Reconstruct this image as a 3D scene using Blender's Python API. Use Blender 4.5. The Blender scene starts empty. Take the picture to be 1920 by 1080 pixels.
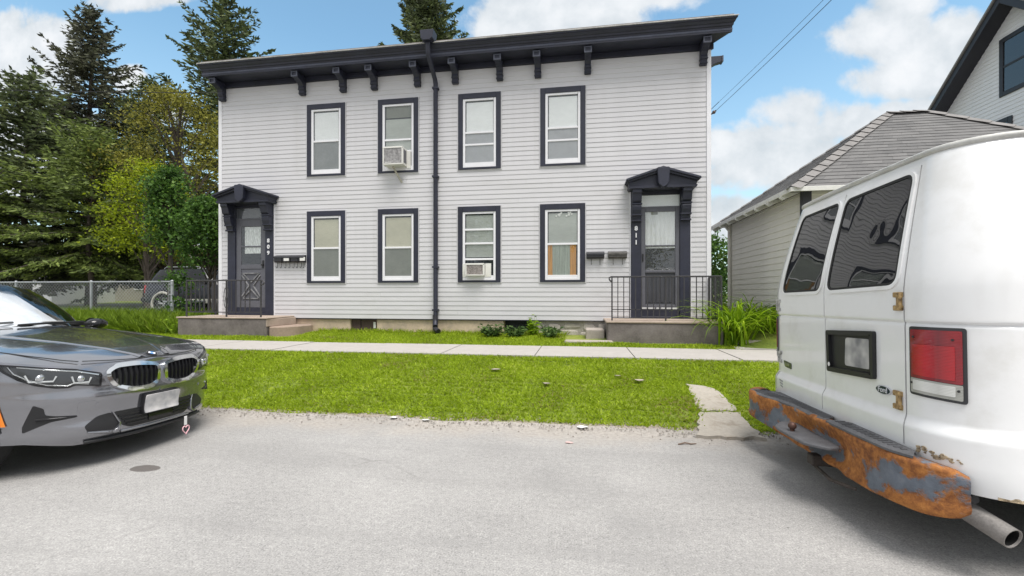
import bpy, bmesh, math, random
import numpy as np
from mathutils import Vector, Matrix, noise as mnoise
from mathutils.geometry import delaunay_2d_cdt

random.seed(7)
RNG = np.random.default_rng(7)
SC = bpy.context.scene
COL = SC.collection
R = math.radians

# ------------------------------------------------------------------ camera
CAM_H = 1.32
cam_data = bpy.data.cameras.new("camera")
cam_data.sensor_width = 36.0
cam_data.lens = 830.0 / 1920.0 * 36.0
cam_data.shift_y = 10.0 / 1920.0
cam_data.clip_start = 0.05
cam_data.clip_end = 2000.0
cam = bpy.data.objects.new("camera", cam_data)
cam.location = (0, 0, CAM_H)
cam.rotation_euler = (R(90), 0, R(8.82))
COL.objects.link(cam)
SC.camera = cam

# ------------------------------------------------------------------ sun, sky, exposure
SUN_EL, SUN_AZ = 67.0, 145.0          # azimuth measured clockwise from +Y
sun_dir = Vector((math.sin(R(SUN_AZ)) * math.cos(R(SUN_EL)), math.cos(R(SUN_AZ)) * math.cos(R(SUN_EL)), math.sin(R(SUN_EL))))
sd = bpy.data.lights.new("sun", 'SUN')
sd.energy = 1.75
sd.angle = R(34)
sd.color = (1.0, 0.96, 0.90)
sun = bpy.data.objects.new("sun", sd)
sun.rotation_euler = sun_dir.to_track_quat('Z', 'Y').to_euler()
sun.location = (0, 0, 40)
COL.objects.link(sun)
SC.view_settings.view_transform = 'Standard'
SC.view_settings.look = 'None'
SC.view_settings.exposure = 1.36
SC.view_settings.gamma = 1.0
SC.view_settings.use_curve_mapping = False
SC.cycles.max_bounces = 8
SC.cycles.transparent_max_bounces = 12
SC.cycles.use_denoising = True


class NT:
    """small helper for node trees"""
    def __init__(self, nt):
        self.nt = nt; self.n = nt.nodes; self.l = nt.links
    def new(self, kind, **kw):
        x = self.n.new(kind)
        for k, v in kw.items():
            setattr(x, k, v)
        return x
    def put(self, sock, val):
        if hasattr(val, 'is_linked') or isinstance(val, bpy.types.NodeSocket):
            self.l.new(val, sock)
        else:
            sock.default_value = val
    def math(self, op, a, b=0.0, c=None, clamp=False):
        x = self.new('ShaderNodeMath', operation=op, use_clamp=clamp)
        self.put(x.inputs[0], a); self.put(x.inputs[1], b)
        if c is not None:
            self.put(x.inputs[2], c)
        return x.outputs[0]
    def vmath(self, op, a, b=(0, 0, 0)):
        x = self.new('ShaderNodeVectorMath', operation=op)
        self.put(x.inputs[0], a); self.put(x.inputs[1], b)
        return x.outputs['Value'] if op in ('DOT_PRODUCT', 'LENGTH', 'DISTANCE') else x.outputs[0]
    def noise(self, vec, scale, detail=4.0, rough=0.55, dist=0.0):
        x = self.new('ShaderNodeTexNoise')
        if vec is not None:
            self.l.new(vec, x.inputs['Vector'])
        x.inputs['Scale'].default_value = scale
        x.inputs['Detail'].default_value = detail
        x.inputs['Roughness'].default_value = rough
        x.inputs['Distortion'].default_value = dist
        return x.outputs['Fac']
    def ramp(self, fac, stops):
        x = self.new('ShaderNodeValToRGB')
        el = x.color_ramp.elements
        while len(el) > 1:
            el.remove(el[-1])
        el[0].position = stops[0][0]; el[0].color = tuple(stops[0][1]) + (1,)
        for p, c in stops[1:]:
            e = el.new(p); e.color = tuple(c) + (1,)
        self.l.new(fac, x.inputs[0])
        return x.outputs[0]
    def mix(self, fac, a, b, blend='MIX'):
        x = self.new('ShaderNodeMix', data_type='RGBA', blend_type=blend)
        self.put(x.inputs[0], fac)
        for s, v in ((x.inputs[6], a), (x.inputs[7], b)):
            if isinstance(v, (tuple, list)) and len(v) == 3:
                v = tuple(v) + (1,)
            self.put(s, v)
        return x.outputs[2]
    def step(self, v, lo, hi):
        x = self.new('ShaderNodeMapRange', interpolation_type='SMOOTHSTEP')
        self.put(x.inputs[0], v)
        x.inputs[1].default_value = lo; x.inputs[2].default_value = hi
        x.inputs[3].default_value = 0; x.inputs[4].default_value = 1
        return x.outputs[0]


def make_world():
    w = bpy.data.worlds.new("World"); SC.world = w
    w.use_nodes = True
    N = NT(w.node_tree)
    for x in list(N.n):
        N.n.remove(x)
    out = N.new('ShaderNodeOutputWorld'); bg = N.new('ShaderNodeBackground')
    N.l.new(bg.outputs[0], out.inputs[0])
    bg.inputs[1].default_value = 0.1
    sky = N.new('ShaderNodeTexSky', sky_type='NISHITA')
    sky.sun_disc = False
    sky.sun_elevation = R(SUN_EL); sky.sun_rotation = R(SUN_AZ)
    sky.altitude = 50; sky.air_density = 1.0; sky.dust_density = 0.6; sky.ozone_density = 1.6
    blue = N.mix(1.0, sky.outputs[0], (0.88, 1.04, 0.92), 'MULTIPLY')
    tc = N.new('ShaderNodeTexCoord')
    d = tc.outputs['Generated']
    sep = N.new('ShaderNodeSeparateXYZ'); N.l.new(d, sep.inputs[0])
    yy = N.math('MAXIMUM', sep.outputs[1], 0.12)
    uv = N.new('ShaderNodeCombineXYZ')
    N.l.new(N.math('DIVIDE', sep.outputs[0], yy), uv.inputs[0])
    N.l.new(N.math('DIVIDE', sep.outputs[2], yy), uv.inputs[1])
    uvo = uv.outputs[0]
    # cumulus groups (centre u, v and radii on the plane one metre ahead)
    c, s, F = math.cos(R(8.82)), math.sin(R(8.82)), 830.0
    def uvp(px, py):
        a = (px - 960) / F; b = (550 - py) / F
        k = a * s + c
        return ((a * c - s) / k, b / k, k)
    blobs = [(40, 95, 110, 70), (85, 70, 70, 45), (30, 140, 120, 50), (20, 250, 120, 50), (30, 330, 150, 60),
             (238, 148, 42, 26), (255, -8, 110, 30), (300, 205, 75, 36), (120, 240, 80, 30),
             (1050, 20, 190, 60), (960, 55, 90, 32), (1200, -5, 150, 34),
             (1645, 60, 95, 60), (1745, 115, 130, 72), (1690, 150, 105, 44), (1800, 70, 70, 50), (1690, 5, 70, 35),
             (1485, 235, 90, 62), (1590, 235, 100, 46), (1400, 270, 90, 52), (1500, 300, 190, 50), (1700, 215, 120, 34),
             (1390, 420, 110, 45)]
    dens = None
    for (px, py, rx, ry) in blobs:
        u, v, k = uvp(px, py)
        ru, rv = rx / F / (k * k), ry / F / k
        q = N.vmath('MULTIPLY', N.vmath('SUBTRACT', uvo, (u, v, 0)), (1 / ru, 1 / rv, 0))
        e = N.math('SUBTRACT', 1.0, N.vmath('DOT_PRODUCT', q, q))
        dens = e if dens is None else N.math('SMOOTH_MAX', dens, e, 0.35)
    dens = N.math('MAXIMUM', dens, -1.2)
    n1 = N.noise(N.vmath('ADD', uvo, (3.1, 7.7, 0)), 7.0, 9.0, 0.56, 0.3)
    n2 = N.noise(N.vmath('ADD', uvo, (1.3, 2.2, 5.0)), 22.0, 6.0, 0.55)
    front = N.math('ADD', dens, N.math('MULTIPLY', N.math('SUBTRACT', n1, 0.5), 3.6))
    front = N.math('ADD', front, N.math('MULTIPLY', N.math('SUBTRACT', n2, 0.5), 1.0))
    # the rest of the sky: broken cumulus, thickened out of view for whiter fill light
    g1 = N.noise(d, 2.6, 9.0, 0.55, 0.2)
    gen = N.math('MULTIPLY', N.math('SUBTRACT', g1, 0.36), 7.0)
    # the cloud bank high over the left of the street that the sedan's windscreen mirrors
    bank = N.math('MULTIPLY', N.math('SUBTRACT', N.vmath('DOT_PRODUCT', d, (-0.37, 0.56, 0.74)), 0.90), 9.0)
    gen = N.math('MAXIMUM', gen, N.math('ADD', bank, N.math('MULTIPLY', N.math('SUBTRACT', g1, 0.5), 2.0)))
    uu = N.math('DIVIDE', sep.outputs[0], yy); vv = N.math('DIVIDE', sep.outputs[2], yy)
    isfront = N.math('MULTIPLY', N.step(sep.outputs[1], 0.25, 0.45), N.math('MULTIPLY', N.step(uu, -2.1, -1.7), N.math('MULTIPLY', N.step(N.math('SUBTRACT', 1.3, uu), 0.0, 0.3), N.step(N.math('SUBTRACT', 1.15, vv), 0.0, 0.25))))
    mixd = N.new('ShaderNodeMix', data_type='FLOAT')
    N.put(mixd.inputs[0], isfront); N.put(mixd.inputs[2], gen); N.put(mixd.inputs[3], front)
    mask = N.math('MULTIPLY', N.step(mixd.outputs[0], -0.35, 0.50), 0.97)
    # thin veil near the horizon
    veil = N.math('MULTIPLY', N.step(N.math('SUBTRACT', 0.50, sep.outputs[2]), 0.0, 0.50), 0.60)
    shade = N.noise(N.vmath('ADD', uvo, (9.0, 4.0, 2.0)), 9.0, 5.0, 0.55)
    ccol = N.ramp(N.math('ADD', N.math('MULTIPLY', shade, 0.8), N.math('MULTIPLY', N.step(mixd.outputs[0], 0.2, 1.8), 0.25)),
                  [(0.25, (0.62, 0.68, 0.72)), (0.55, (0.86, 0.89, 0.91)), (0.8, (1.0, 1.0, 1.0))])
    ccol = N.mix(1.0, ccol, (4.0, 4.0, 4.05), 'MULTIPLY')
    col = N.mix(veil, blue, (2.75, 3.25, 3.55))
    col = N.mix(mask, col, ccol)
    N.l.new(col, bg.inputs[0])

make_world()

# ------------------------------------------------------------------ materials
def srgb(r, g, b):
    f = lambda c: (c / 255.0 / 12.92) if c / 255.0 <= 0.04045 else ((c / 255.0 + 0.055) / 1.055) ** 2.4
    return (f(r), f(g), f(b))

def mat(name, color, rough=0.6, metal=0.0, var=0.0, vscale=3.0, bump=0.0, bscale=40.0, spec=0.5, coat=0.0,
        color2=None, stretch=None, dirt=None, emit=None):
    m = bpy.data.materials.new(name); m.use_nodes = True
    N = NT(m.node_tree)
    b = N.n['Principled BSDF']
    b.inputs['Base Color'].default_value = tuple(color) + (1,)
    b.inputs['Roughness'].default_value = rough
    b.inputs['Metallic'].default_value = metal
    b.inputs['Specular IOR Level'].default_value = spec
    b.inputs['Coat Weight'].default_value = coat
    b.inputs['Coat Roughness'].default_value = 0.03
    vec = None
    if var or bump or color2 or dirt:
        tc = N.new('ShaderNodeTexCoord'); vec = tc.outputs['Object']
        if stretch:
            vec = N.vmath('MULTIPLY', vec, stretch)
    if var or color2:
        f = N.noise(vec, vscale, 6.0, 0.6)
        f2 = N.noise(vec, vscale * 9.0, 4.0, 0.6)
        fm = N.math('ADD', N.math('MULTIPLY', f, 0.65), N.math('MULTIPLY', f2, 0.35))
        lo = tuple(max(0, c * (1 - var)) for c in color)
        hi = color2 if color2 else tuple(c * (1 + var) for c in color)
        col = N.ramp(fm, [(0.34, lo), (0.66, hi)])
        if dirt:
            dcol, amount, ds = dirt
            dm = N.math('MULTIPLY', N.step(N.noise(vec, ds, 7.0, 0.65), 0.5, 0.72), amount)
            col = N.mix(dm, col, dcol)
        N.l.new(col, b.inputs['Base Color'])
    if bump:
        bp = N.new('ShaderNodeBump'); bp.inputs['Strength'].default_value = bump; bp.inputs['Distance'].default_value = 0.01
        N.l.new(N.noise(vec, bscale, 5.0, 0.6), bp.inputs['Height'])
        N.l.new(bp.outputs[0], b.inputs['Normal'])
    return m

def glass_mat(name, tint=(0.965, 0.975, 0.97), dark=0.0, ior=1.5, wob=0.0, wscale=1.5, rough=0.0):
    """window pane: fresnel mirror over a clear or smoked body"""
    m = bpy.data.materials.new(name); m.use_nodes = True
    N = NT(m.node_tree); n = N.n
    n.remove(n['Principled BSDF'])
    out = n['Material Output']
    tr = N.new('ShaderNodeBsdfTransparent'); tr.inputs[0].default_value = tuple(tint) + (1,)
    df = N.new('ShaderNodeBsdfDiffuse'); df.inputs[0].default_value = (0.012, 0.013, 0.015, 1)
    m1 = N.new('ShaderNodeMixShader'); m1.inputs[0].default_value = dark
    N.l.new(tr.outputs[0], m1.inputs[1]); N.l.new(df.outputs[0], m1.inputs[2])
    gl = N.new('ShaderNodeBsdfGlossy'); gl.inputs['Roughness'].default_value = rough
    fr = N.new('ShaderNodeFresnel'); geo = N.new('ShaderNodeNewGeometry')     # the inner face mirrors no more than the outer one
    bf = geo.outputs['Backfacing']
    N.l.new(N.math('ADD', N.math('MULTIPLY', bf, 1.0 / ior - ior), ior), fr.inputs[0])
    m2 = N.new('ShaderNodeMixShader')
    N.l.new(fr.outputs[0], m2.inputs[0]); N.l.new(m1.outputs[0], m2.inputs[1]); N.l.new(gl.outputs[0], m2.inputs[2])
    N.l.new(m2.outputs[0], out.inputs[0])
    if wob:
        tc = N.new('ShaderNodeTexCoord')
        bp = N.new('ShaderNodeBump'); bp.inputs['Strength'].default_value = 1.0; bp.inputs['Distance'].default_value = wob
        N.l.new(N.noise(tc.outputs['Object'], wscale, 2.0, 0.5), bp.inputs['Height'])
        N.l.new(bp.outputs[0], gl.inputs['Normal']); N.l.new(bp.outputs[0], fr.inputs['Normal'])
    return m

def leaf_mat(name, dark, light, tip=None, trans=0.35, nscale=0.8, rough=0.55, dry=None):
    """foliage: per-leaf random tint plus light and dark clumps, some light passing through"""
    m = bpy.data.materials.new(name); m.use_nodes = True
    N = NT(m.node_tree); b = N.n['Principled BSDF']
    at = N.new('ShaderNodeAttribute', attribute_name='tint')
    tc = N.new('ShaderNodeTexCoord')
    f = N.noise(tc.outputs['Object'], nscale, 4.0, 0.6)
    fm = N.math('ADD', N.math('MULTIPLY', f, 0.6), N.math('MULTIPLY', at.outputs['Fac'], 0.45))
    stops = [(0.30, dark), (0.68, light)]
    if dry:
        stops = [(0.24, dry), (0.30, dark), (0.68, light)]
    if tip:
        stops.append((0.85, tip))
    col = N.ramp(fm, stops)
    N.l.new(col, b.inputs['Base Color'])
    b.inputs['Roughness'].default_value = rough
    b.inputs['Specular IOR Level'].default_value = 0.25
    tl = N.new('ShaderNodeBsdfTranslucent'); N.l.new(col, tl.inputs[0])
    mx = N.new('ShaderNodeMixShader'); mx.inputs[0].default_value = trans
    N.l.new(b.outputs[0], mx.inputs[1]); N.l.new(tl.outputs[0], mx.inputs[2])
    N.l.new(mx.outputs[0], N.n['Material Output'].inputs[0])
    return m

# ------------------------------------------------------------------ mesh helpers
LOCAL = set()          # names of things whose parts are built in the thing's own coordinates

def parent_to(o, p):
    if p is None:
        return
    o.parent = p
    if p.type == 'EMPTY' and p.name not in LOCAL:
        o.matrix_parent_inverse = Matrix.Translation(-p.location)

def link(name, me, m, parent=None):
    o = bpy.data.objects.new(name, me)
    if m is not None and not me.materials:
        me.materials.append(m)
    COL.objects.link(o)
    parent_to(o, parent)
    return o

def tag(o, label=None, cat=None, group=None, kind=None):
    if label: o['label'] = label
    if cat: o['category'] = cat
    if group: o['group'] = group
    if kind: o['kind'] = kind
    return o

def thing(name, label, cat, loc=(0, 0, 0), rz=0.0, group=None, local=False):
    o = bpy.data.objects.new(name, None); COL.objects.link(o)
    o.location = loc; o.rotation_euler = (0, 0, rz)
    o.empty_display_size = 0.2
    tag(o, label, cat, group)
    if local:
        LOCAL.add(o.name)
    return o

def copy_tree(o, parent=None):
    c = o.copy(); COL.objects.link(c)
    if parent is not None:
        inv = o.matrix_parent_inverse.copy()
        c.parent = parent
        c.matrix_parent_inverse = inv
    for ch in list(o.children):
        copy_tree(ch, c)
    return c

class MB:
    def __init__(self):
        self.v = []; self.f = []
    def add(self, vs, fs):
        o = len(self.v)
        self.v += [tuple(p) for p in vs]
        self.f += [tuple(i + o for i in f) for f in fs]
        return self
    def box(self, x0, x1, y0, y1, z0, z1):
        return self.add([(x0, y0, z0), (x1, y0, z0), (x1, y1, z0), (x0, y1, z0), (x0, y0, z1), (x1, y0, z1), (x1, y1, z1), (x0, y1, z1)],
                        [(0, 3, 2, 1), (4, 5, 6, 7), (0, 1, 5, 4), (1, 2, 6, 5), (2, 3, 7, 6), (3, 0, 4, 7)])
    def prism(self, poly, axis, a, b):
        f = {'y': lambda p, t: (p[0], t, p[1]), 'x': lambda p, t: (t, p[0], p[1]), 'z': lambda p, t: (p[0], p[1], t)}[axis]
        n = len(poly)
        aa = a if callable(a) else (lambda p: a)
        bb = b if callable(b) else (lambda p: b)
        vs = [f(p, aa(p)) for p in poly] + [f(p, bb(p)) for p in poly]
        fs = [tuple(range(n)), tuple(range(2 * n - 1, n - 1, -1))]
        fs += [(i, i + n, (i + 1) % n + n, (i + 1) % n) for i in range(n)]
        return self.add(vs, fs)
    def tube(self, pts, r, n=6, cap=True):
        pts = [Vector(p) for p in pts]
        rs = r if isinstance(r, (list, tuple)) else [r] * len(pts)
        vs = []; fs = []
        up = Vector((0, 0, 1)); last = None
        for i, p in enumerate(pts):
            t = (pts[min(i + 1, len(pts) - 1)] - pts[max(i - 1, 0)])
            t = t.normalized() if t.length > 1e-9 else Vector((0, 0, 1))
            if last is None:
                a = t.cross(up)
                if a.length < 1e-3: a = t.cross(Vector((1, 0, 0)))
            else:
                a = last - t * last.dot(t)
                if a.length < 1e-6: a = t.cross(up)
            a.normalize(); last = a
            b = t.cross(a)
            for k in range(n):
                w = 2 * math.pi * (k + 0.5) / n
                vs.append(p + (a * math.cos(w) + b * math.sin(w)) * rs[i])
        for i in range(len(pts) - 1):
            for k in range(n):
                fs.append((i * n + k, i * n + (k + 1) % n, (i + 1) * n + (k + 1) % n, (i + 1) * n + k))
        if cap:
            fs.append(tuple(range(n - 1, -1, -1))); fs.append(tuple((len(pts) - 1) * n + k for k in range(n)))
        return self.add(vs, fs)
    def grid(self, rows, skip=None):
        nc = len(rows[0]); vs = [p for r in rows for p in r]
        fs = [(i * nc + j, i * nc + j + 1, (i + 1) * nc + j + 1, (i + 1) * nc + j)
              for i in range(len(rows) - 1) for j in range(nc - 1) if not (skip and skip(i, j))]
        return self.add(vs, fs)
    def ball(self, c, r, nu=10, nv=7):
        rx, ry, rz = (r, r, r) if not isinstance(r, (tuple, list)) else r
        rows = [[(c[0] + rx * math.sin(math.pi * i / nv) * math.cos(2 * math.pi * j / nu),
                  c[1] + ry * math.sin(math.pi * i / nv) * math.sin(2 * math.pi * j / nu),
                  c[2] + rz * math.cos(math.pi * i / nv)) for j in range(nu + 1)] for i in range(nv + 1)]
        return self.grid(rows)
    def lathe(self, prof, c, axis='y', n=28):
        """prof: list of (radius, offset along axis)"""
        rows = []
        for j in range(n + 1):
            w = 2 * math.pi * j / n; cw, sw = math.cos(w), math.sin(w)
            if axis == 'y': rows.append([(c[0] + r * cw, c[1] + t, c[2] + r * sw) for r, t in prof])
            elif axis == 'x': rows.append([(c[0] + t, c[1] + r * cw, c[2] + r * sw) for r, t in prof])
            else: rows.append([(c[0] + r * cw, c[1] + r * sw, c[2] + t) for r, t in prof])
        return self.grid(rows)
    def mesh(self, name, smooth=None, merge=True):
        me = bpy.data.meshes.new(name)
        me.from_pydata(self.v, [], self.f)
        bm = bmesh.new(); bm.from_mesh(me)
        if merge:
            bmesh.ops.remove_doubles(bm, verts=bm.verts, dist=1e-5)
        bmesh.ops.recalc_face_normals(bm, faces=bm.faces)
        bm.to_mesh(me); bm.free()
        if smooth:
            me.shade_smooth()
            me.set_sharp_from_angle(angle=R(smooth))
        return me
    def build(self, name, m, parent=None, smooth=None, bevel=0.0, seg=1):
        o = link(name, self.mesh(name, smooth), m, parent)
        if bevel:
            b = o.modifiers.new("bevel", 'BEVEL'); b.width = bevel; b.segments = seg; b.limit_method = 'ANGLE'; b.angle_limit = R(40)
            b.harden_normals = False
        return o

def quads_mesh(name, verts, nper, tint=None):
    """verts: (N, nper, 3) array -> one mesh of N polygons with a per-leaf random tint"""
    N = verts.shape[0]
    me = bpy.data.meshes.new(name)
    me.vertices.add(N * nper); me.loops.add(N * nper); me.polygons.add(N)
    me.vertices.foreach_set('co', verts.reshape(-1).astype(np.float32))
    me.loops.foreach_set('vertex_index', np.arange(N * nper, dtype=np.int32))
    me.polygons.foreach_set('loop_start', np.arange(0, N * nper, nper, dtype=np.int32))
    if tint is None:
        tint = RNG.random(N)
    at = me.attributes.new('tint', 'FLOAT', 'POINT')
    at.data.foreach_set('value', np.repeat(tint, nper).astype(np.float32))
    me.update(calc_edges=True)
    return me

def unit(a):
    return a / np.maximum(np.linalg.norm(a, axis=-1, keepdims=True), 1e-9)

def leaves(c, d, length, width, tilt=1.0):
    """diamond leaves at centres c along directions d (N,3); random roll about d"""
    N = len(c)
    d = unit(d)
    r = unit(RNG.normal(size=(N, 3)) * np.array([1, 1, tilt]))
    s = unit(np.cross(d, r))
    L = np.asarray(length).reshape(-1, 1) * 0.5; W = np.asarray(width).reshape(-1, 1) * 0.5
    return np.stack([c - d * L, c + s * W - d * L * 0.15, c + d * L, c - s * W - d * L * 0.15], axis=1)

def crom(pts, n):
    """Catmull-Rom through pts, n samples per span"""
    P = np.array(pts, float); out = []
    m = len(P)
    for i in range(m - 1):
        p0 = P[i - 1] if i > 0 else 2 * P[0] - P[1]
        p1, p2 = P[i], P[i + 1]
        p3 = P[i + 2] if i + 2 < m else 2 * P[-1] - P[-2]
        for k in range(n):
            t = k / n
            out.append(0.5 * ((2 * p1) + (-p0 + p2) * t + (2 * p0 - 5 * p1 + 4 * p2 - p3) * t * t + (-p0 + 3 * p1 - 3 * p2 + p3) * t ** 3))
    out.append(P[-1])
    return np.array(out)

def interp(x, tab):
    return float(np.interp(x, [a for a, b in tab], [b for a, b in tab]))

def inside(p, poly):
    x, y = p; r = False; j = len(poly) - 1
    for i in range(len(poly)):
        xi, yi = poly[i]; xj, yj = poly[j]
        if (yi > y) != (yj > y) and x < (xj - xi) * (y - yi) / (yj - yi) + xi:
            r = not r
        j = i
    return r

def rounded(poly, r, n=4):
    """round the corners of a polygon"""
    out = []
    m = len(poly)
    for i in range(m):
        a, b, c = Vector(poly[i - 1]), Vector(poly[i]), Vector(poly[(i + 1) % m])
        d1, d2 = (a - b), (c - b)
        k = min(r, d1.length * 0.45, d2.length * 0.45)
        p1, p2 = b + d1.normalized() * k, b + d2.normalized() * k
        for t in range(n + 1):
            t /= n
            q = p1 * (1 - t) ** 2 + b * 2 * t * (1 - t) + p2 * t * t
            out.append((q.x, q.y))
    return out

def resample(poly, step):
    out = []
    for i in range(len(poly)):
        a, b = Vector(poly[i]), Vector(poly[(i + 1) % len(poly)])
        n = max(1, int((b - a).length / step))
        for k in range(n):
            q = a.lerp(b, k / n); out.append((q.x, q.y))
    return out

def patch(surf, outline, off=0.003, depth=0.012, step=0.04, hole=None):
    """a plate that follows surf(u, v) -> point, cut to an outline (and an optional hole), lifted by off, with a skirt"""
    outline = resample(outline, step)
    pts = [Vector(p) for p in outline]; n0 = len(pts)
    edges = [(i, (i + 1) % n0) for i in range(n0)]
    n1 = 0
    if hole:
        hole = resample(hole, step); n1 = len(hole)
        pts += [Vector(p) for p in hole]
        edges += [(n0 + i, n0 + (i + 1) % n1) for i in range(n1)]
    us = [p[0] for p in outline]; vs = [p[1] for p in outline]
    u = min(us) + step * 0.5
    while u < max(us):
        v = min(vs) + step * 0.5
        while v < max(vs):
            if inside((u, v), outline) and not (hole and inside((u, v), hole)):
                pts.append(Vector((u, v)))
            v += step
        u += step
    vv, ee, ff, ov, oe, of = delaunay_2d_cdt(pts, edges, [], 0, 1e-6)
    def lift(p, o):
        e = 1e-3
        P = Vector(surf(p[0], p[1]))
        n = (Vector(surf(p[0] + e, p[1])) - Vector(surf(p[0] - e, p[1]))).cross(Vector(surf(p[0], p[1] + e)) - Vector(surf(p[0], p[1] - e)))
        n.normalize()
        return P + n * o
    mb = MB()
    keep = []
    for f in ff:
        c = (sum(vv[i][0] for i in f) / len(f), sum(vv[i][1] for i in f) / len(f))
        if inside(c, outline) and not (hole and inside(c, hole)):
            keep.append(tuple(f))
    mb.add([lift(p, off) for p in vv], keep)
    for loop in ([outline] + ([hole] if hole else [])):
        m = len(loop)
        mb.add([lift(p, off) for p in loop] + [lift(p, off - depth) for p in loop],
               [(i, (i + 1) % m, (i + 1) % m + m, i + m) for i in range(m)])
    return mb

def text_mesh(name, body, size, extrude=0.004, bold=0.0):
    cu = bpy.data.curves.new(name, 'FONT'); cu.body = body; cu.size = size; cu.extrude = extrude; cu.offset = bold
    cu.align_x = 'CENTER'; cu.align_y = 'CENTER'
    ob = bpy.data.objects.new(name, cu); COL.objects.link(ob)
    dg = bpy.context.evaluated_depsgraph_get()
    me = bpy.data.meshes.new_from_object(ob.evaluated_get(dg))
    bpy.data.objects.remove(ob); bpy.data.curves.remove(cu)
    me.name = name
    return me
TXT = {k: text_mesh("digit", k, 0.125, 0.006, 0.004) for k in "8019"}
TXT_FORD = text_mesh("lettering", "Ford", 0.040, 0.001, 0.0008)
TXT_BADGE = text_mesh("lettering", "E-350", 0.030, 0.001, 0.0008)
# ------------------------------------------------------------------ material library
M = {}
M['siding'] = mat('vinyl_siding', (0.585, 0.577, 0.60), 0.45, var=0.06, vscale=0.9, bump=0.05, bscale=60, dirt=((0.40, 0.39, 0.38), 0.30, 1.6), stretch=(1.0, 1.0, 0.22))
M['sheath'] = mat('wall_sheathing', (0.45, 0.445, 0.47), 0.7)
M['trim_white'] = mat('white_trim', (0.76, 0.755, 0.79), 0.4, var=0.05, vscale=4)
M['navy'] = mat('navy_paint', (0.019, 0.021, 0.038), 0.5, var=0.3, vscale=2.5, bump=0.08, bscale=50)
M['navy_lit'] = mat('lit_navy_paint', (0.07, 0.077, 0.11), 0.55, var=0.25, vscale=6)  # the navy trim as the sky lights it, brightness put into the colour
M['door_grey'] = mat('grey_door_paint', (0.105, 0.106, 0.125), 0.45, var=0.15, vscale=2)
M['door_dark'] = mat('dark_door_panel', (0.050, 0.052, 0.062), 0.5, var=0.2, vscale=3)
M['blind_cream'] = mat('cream_roller_blind', (0.52, 0.49, 0.40), 0.8, var=0.10, vscale=1.3, bump=.25, bscale=3, stretch=(.6, 1, 2))
M['blind_white'] = mat('white_roller_blind', (0.82, 0.82, 0.84), 0.8, var=0.07, vscale=1.3, bump=.25, bscale=3, stretch=(.6, 1, 2))
M['blind_grey'] = mat('grey_green_blind', (0.42, 0.435, 0.415), 0.8, var=0.12, vscale=1.4, bump=.25, bscale=3, stretch=(.6, 1, 2))
M['screen'] = mat('insect_screen', (0.26, 0.265, 0.275), 0.8, var=0.12, vscale=4)
M['screen_green'] = mat('green_grey_insect_screen', (0.21, 0.215, 0.195), 0.8, var=0.12, vscale=4)
M['screen_light'] = mat('pale_insect_screen', (0.40, 0.40, 0.43), 0.8, var=0.08, vscale=5)
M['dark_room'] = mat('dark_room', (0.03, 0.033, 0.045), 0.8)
M['pane'] = glass_mat('window_pane', ior=1.55, wob=0.004, wscale=2.0)
M['lace'] = mat('lace_curtain', (0.62, 0.63, 0.64), 0.85, var=0.45, vscale=14, stretch=(3, 1, 0.8))
M['curtain_white'] = mat('white_curtain', (0.70, 0.70, 0.72), 0.85, var=0.10, vscale=5, stretch=(4, 1, 0.5))
M['curtain_green'] = mat('pale_green_curtain', (0.30, 0.33, 0.29), 0.85, var=0.25, vscale=5, stretch=(8, 1, 0.4))
M['curtain_orange'] = mat('orange_curtain', (0.50, 0.24, 0.06), 0.85, var=0.35, vscale=6, stretch=(8, 1, 0.4))
M['stone'] = mat('parged_foundation', (0.56, 0.445, 0.335), 0.9, var=0.2, vscale=2.2, bump=0.5, bscale=18, dirt=((0.27, 0.235, 0.20), 0.5, 3.0))
M['stone_grey'] = mat('grey_rubble_stone', (0.42, 0.385, 0.345), 0.9, var=0.3, vscale=4, bump=0.7, bscale=14)
M['concrete'] = mat('sidewalk_concrete', (0.40, 0.375, 0.355), 0.9, var=0.10, vscale=1.6, bump=0.15, bscale=120, dirt=((0.27, 0.25, 0.235), 0.4, 1.3))
M['concrete_old'] = mat('old_path_concrete', (0.38, 0.345, 0.30), 0.92, var=0.2, vscale=3.5, bump=0.5, bscale=40, dirt=((0.19, 0.155, 0.115), 0.75, 3.5))
M['stoop'] = mat('dark_stoop_concrete', (0.155, 0.135, 0.128), 0.9, var=0.35, vscale=3.5, bump=0.4, bscale=30, dirt=((0.26, 0.235, 0.225), 0.5, 2.2))
M['stoop_top'] = mat('tan_stoop_top', (0.36, 0.290, 0.240), 0.9, var=0.16, vscale=3, bump=0.2, bscale=50)
M['iron'] = mat('dark_wrought_iron', (0.040, 0.038, 0.042), 0.55, var=0.3, vscale=10)
M['galv'] = mat('galvanised_steel', (0.46, 0.48, 0.50), 0.42, metal=0.6, var=0.15, vscale=6)
M['shingle'] = mat('grey_asphalt_shingle', (0.215, 0.205, 0.20), 0.9, var=0.22, vscale=3.0, bump=0.3, bscale=150)
M['roof_dark'] = mat('weathered_roof_edge', (0.13, 0.115, 0.105), 0.9, var=0.4, vscale=5, bump=0.3, bscale=60)
M['garage_siding'] = mat('beige_painted_siding', (0.76, 0.735, 0.68), 0.6, var=0.07, vscale=1.2, bump=0.1, bscale=60, dirt=((0.30, 0.285, 0.26), 0.35, 1.4))
M['house_grey'] = mat('pale_grey_siding', (0.70, 0.70, 0.73), 0.5, var=0.05, vscale=1.0)
M['plastic_white'] = mat('aged_white_plastic', (0.70, 0.69, 0.66), 0.45, var=0.08, vscale=8)
M['plastic_black'] = mat('black_plastic', (0.022, 0.022, 0.024), 0.45)
M['black_metal'] = mat('black_painted_metal', (0.022, 0.022, 0.028), 0.35, var=0.3, vscale=9)
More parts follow.
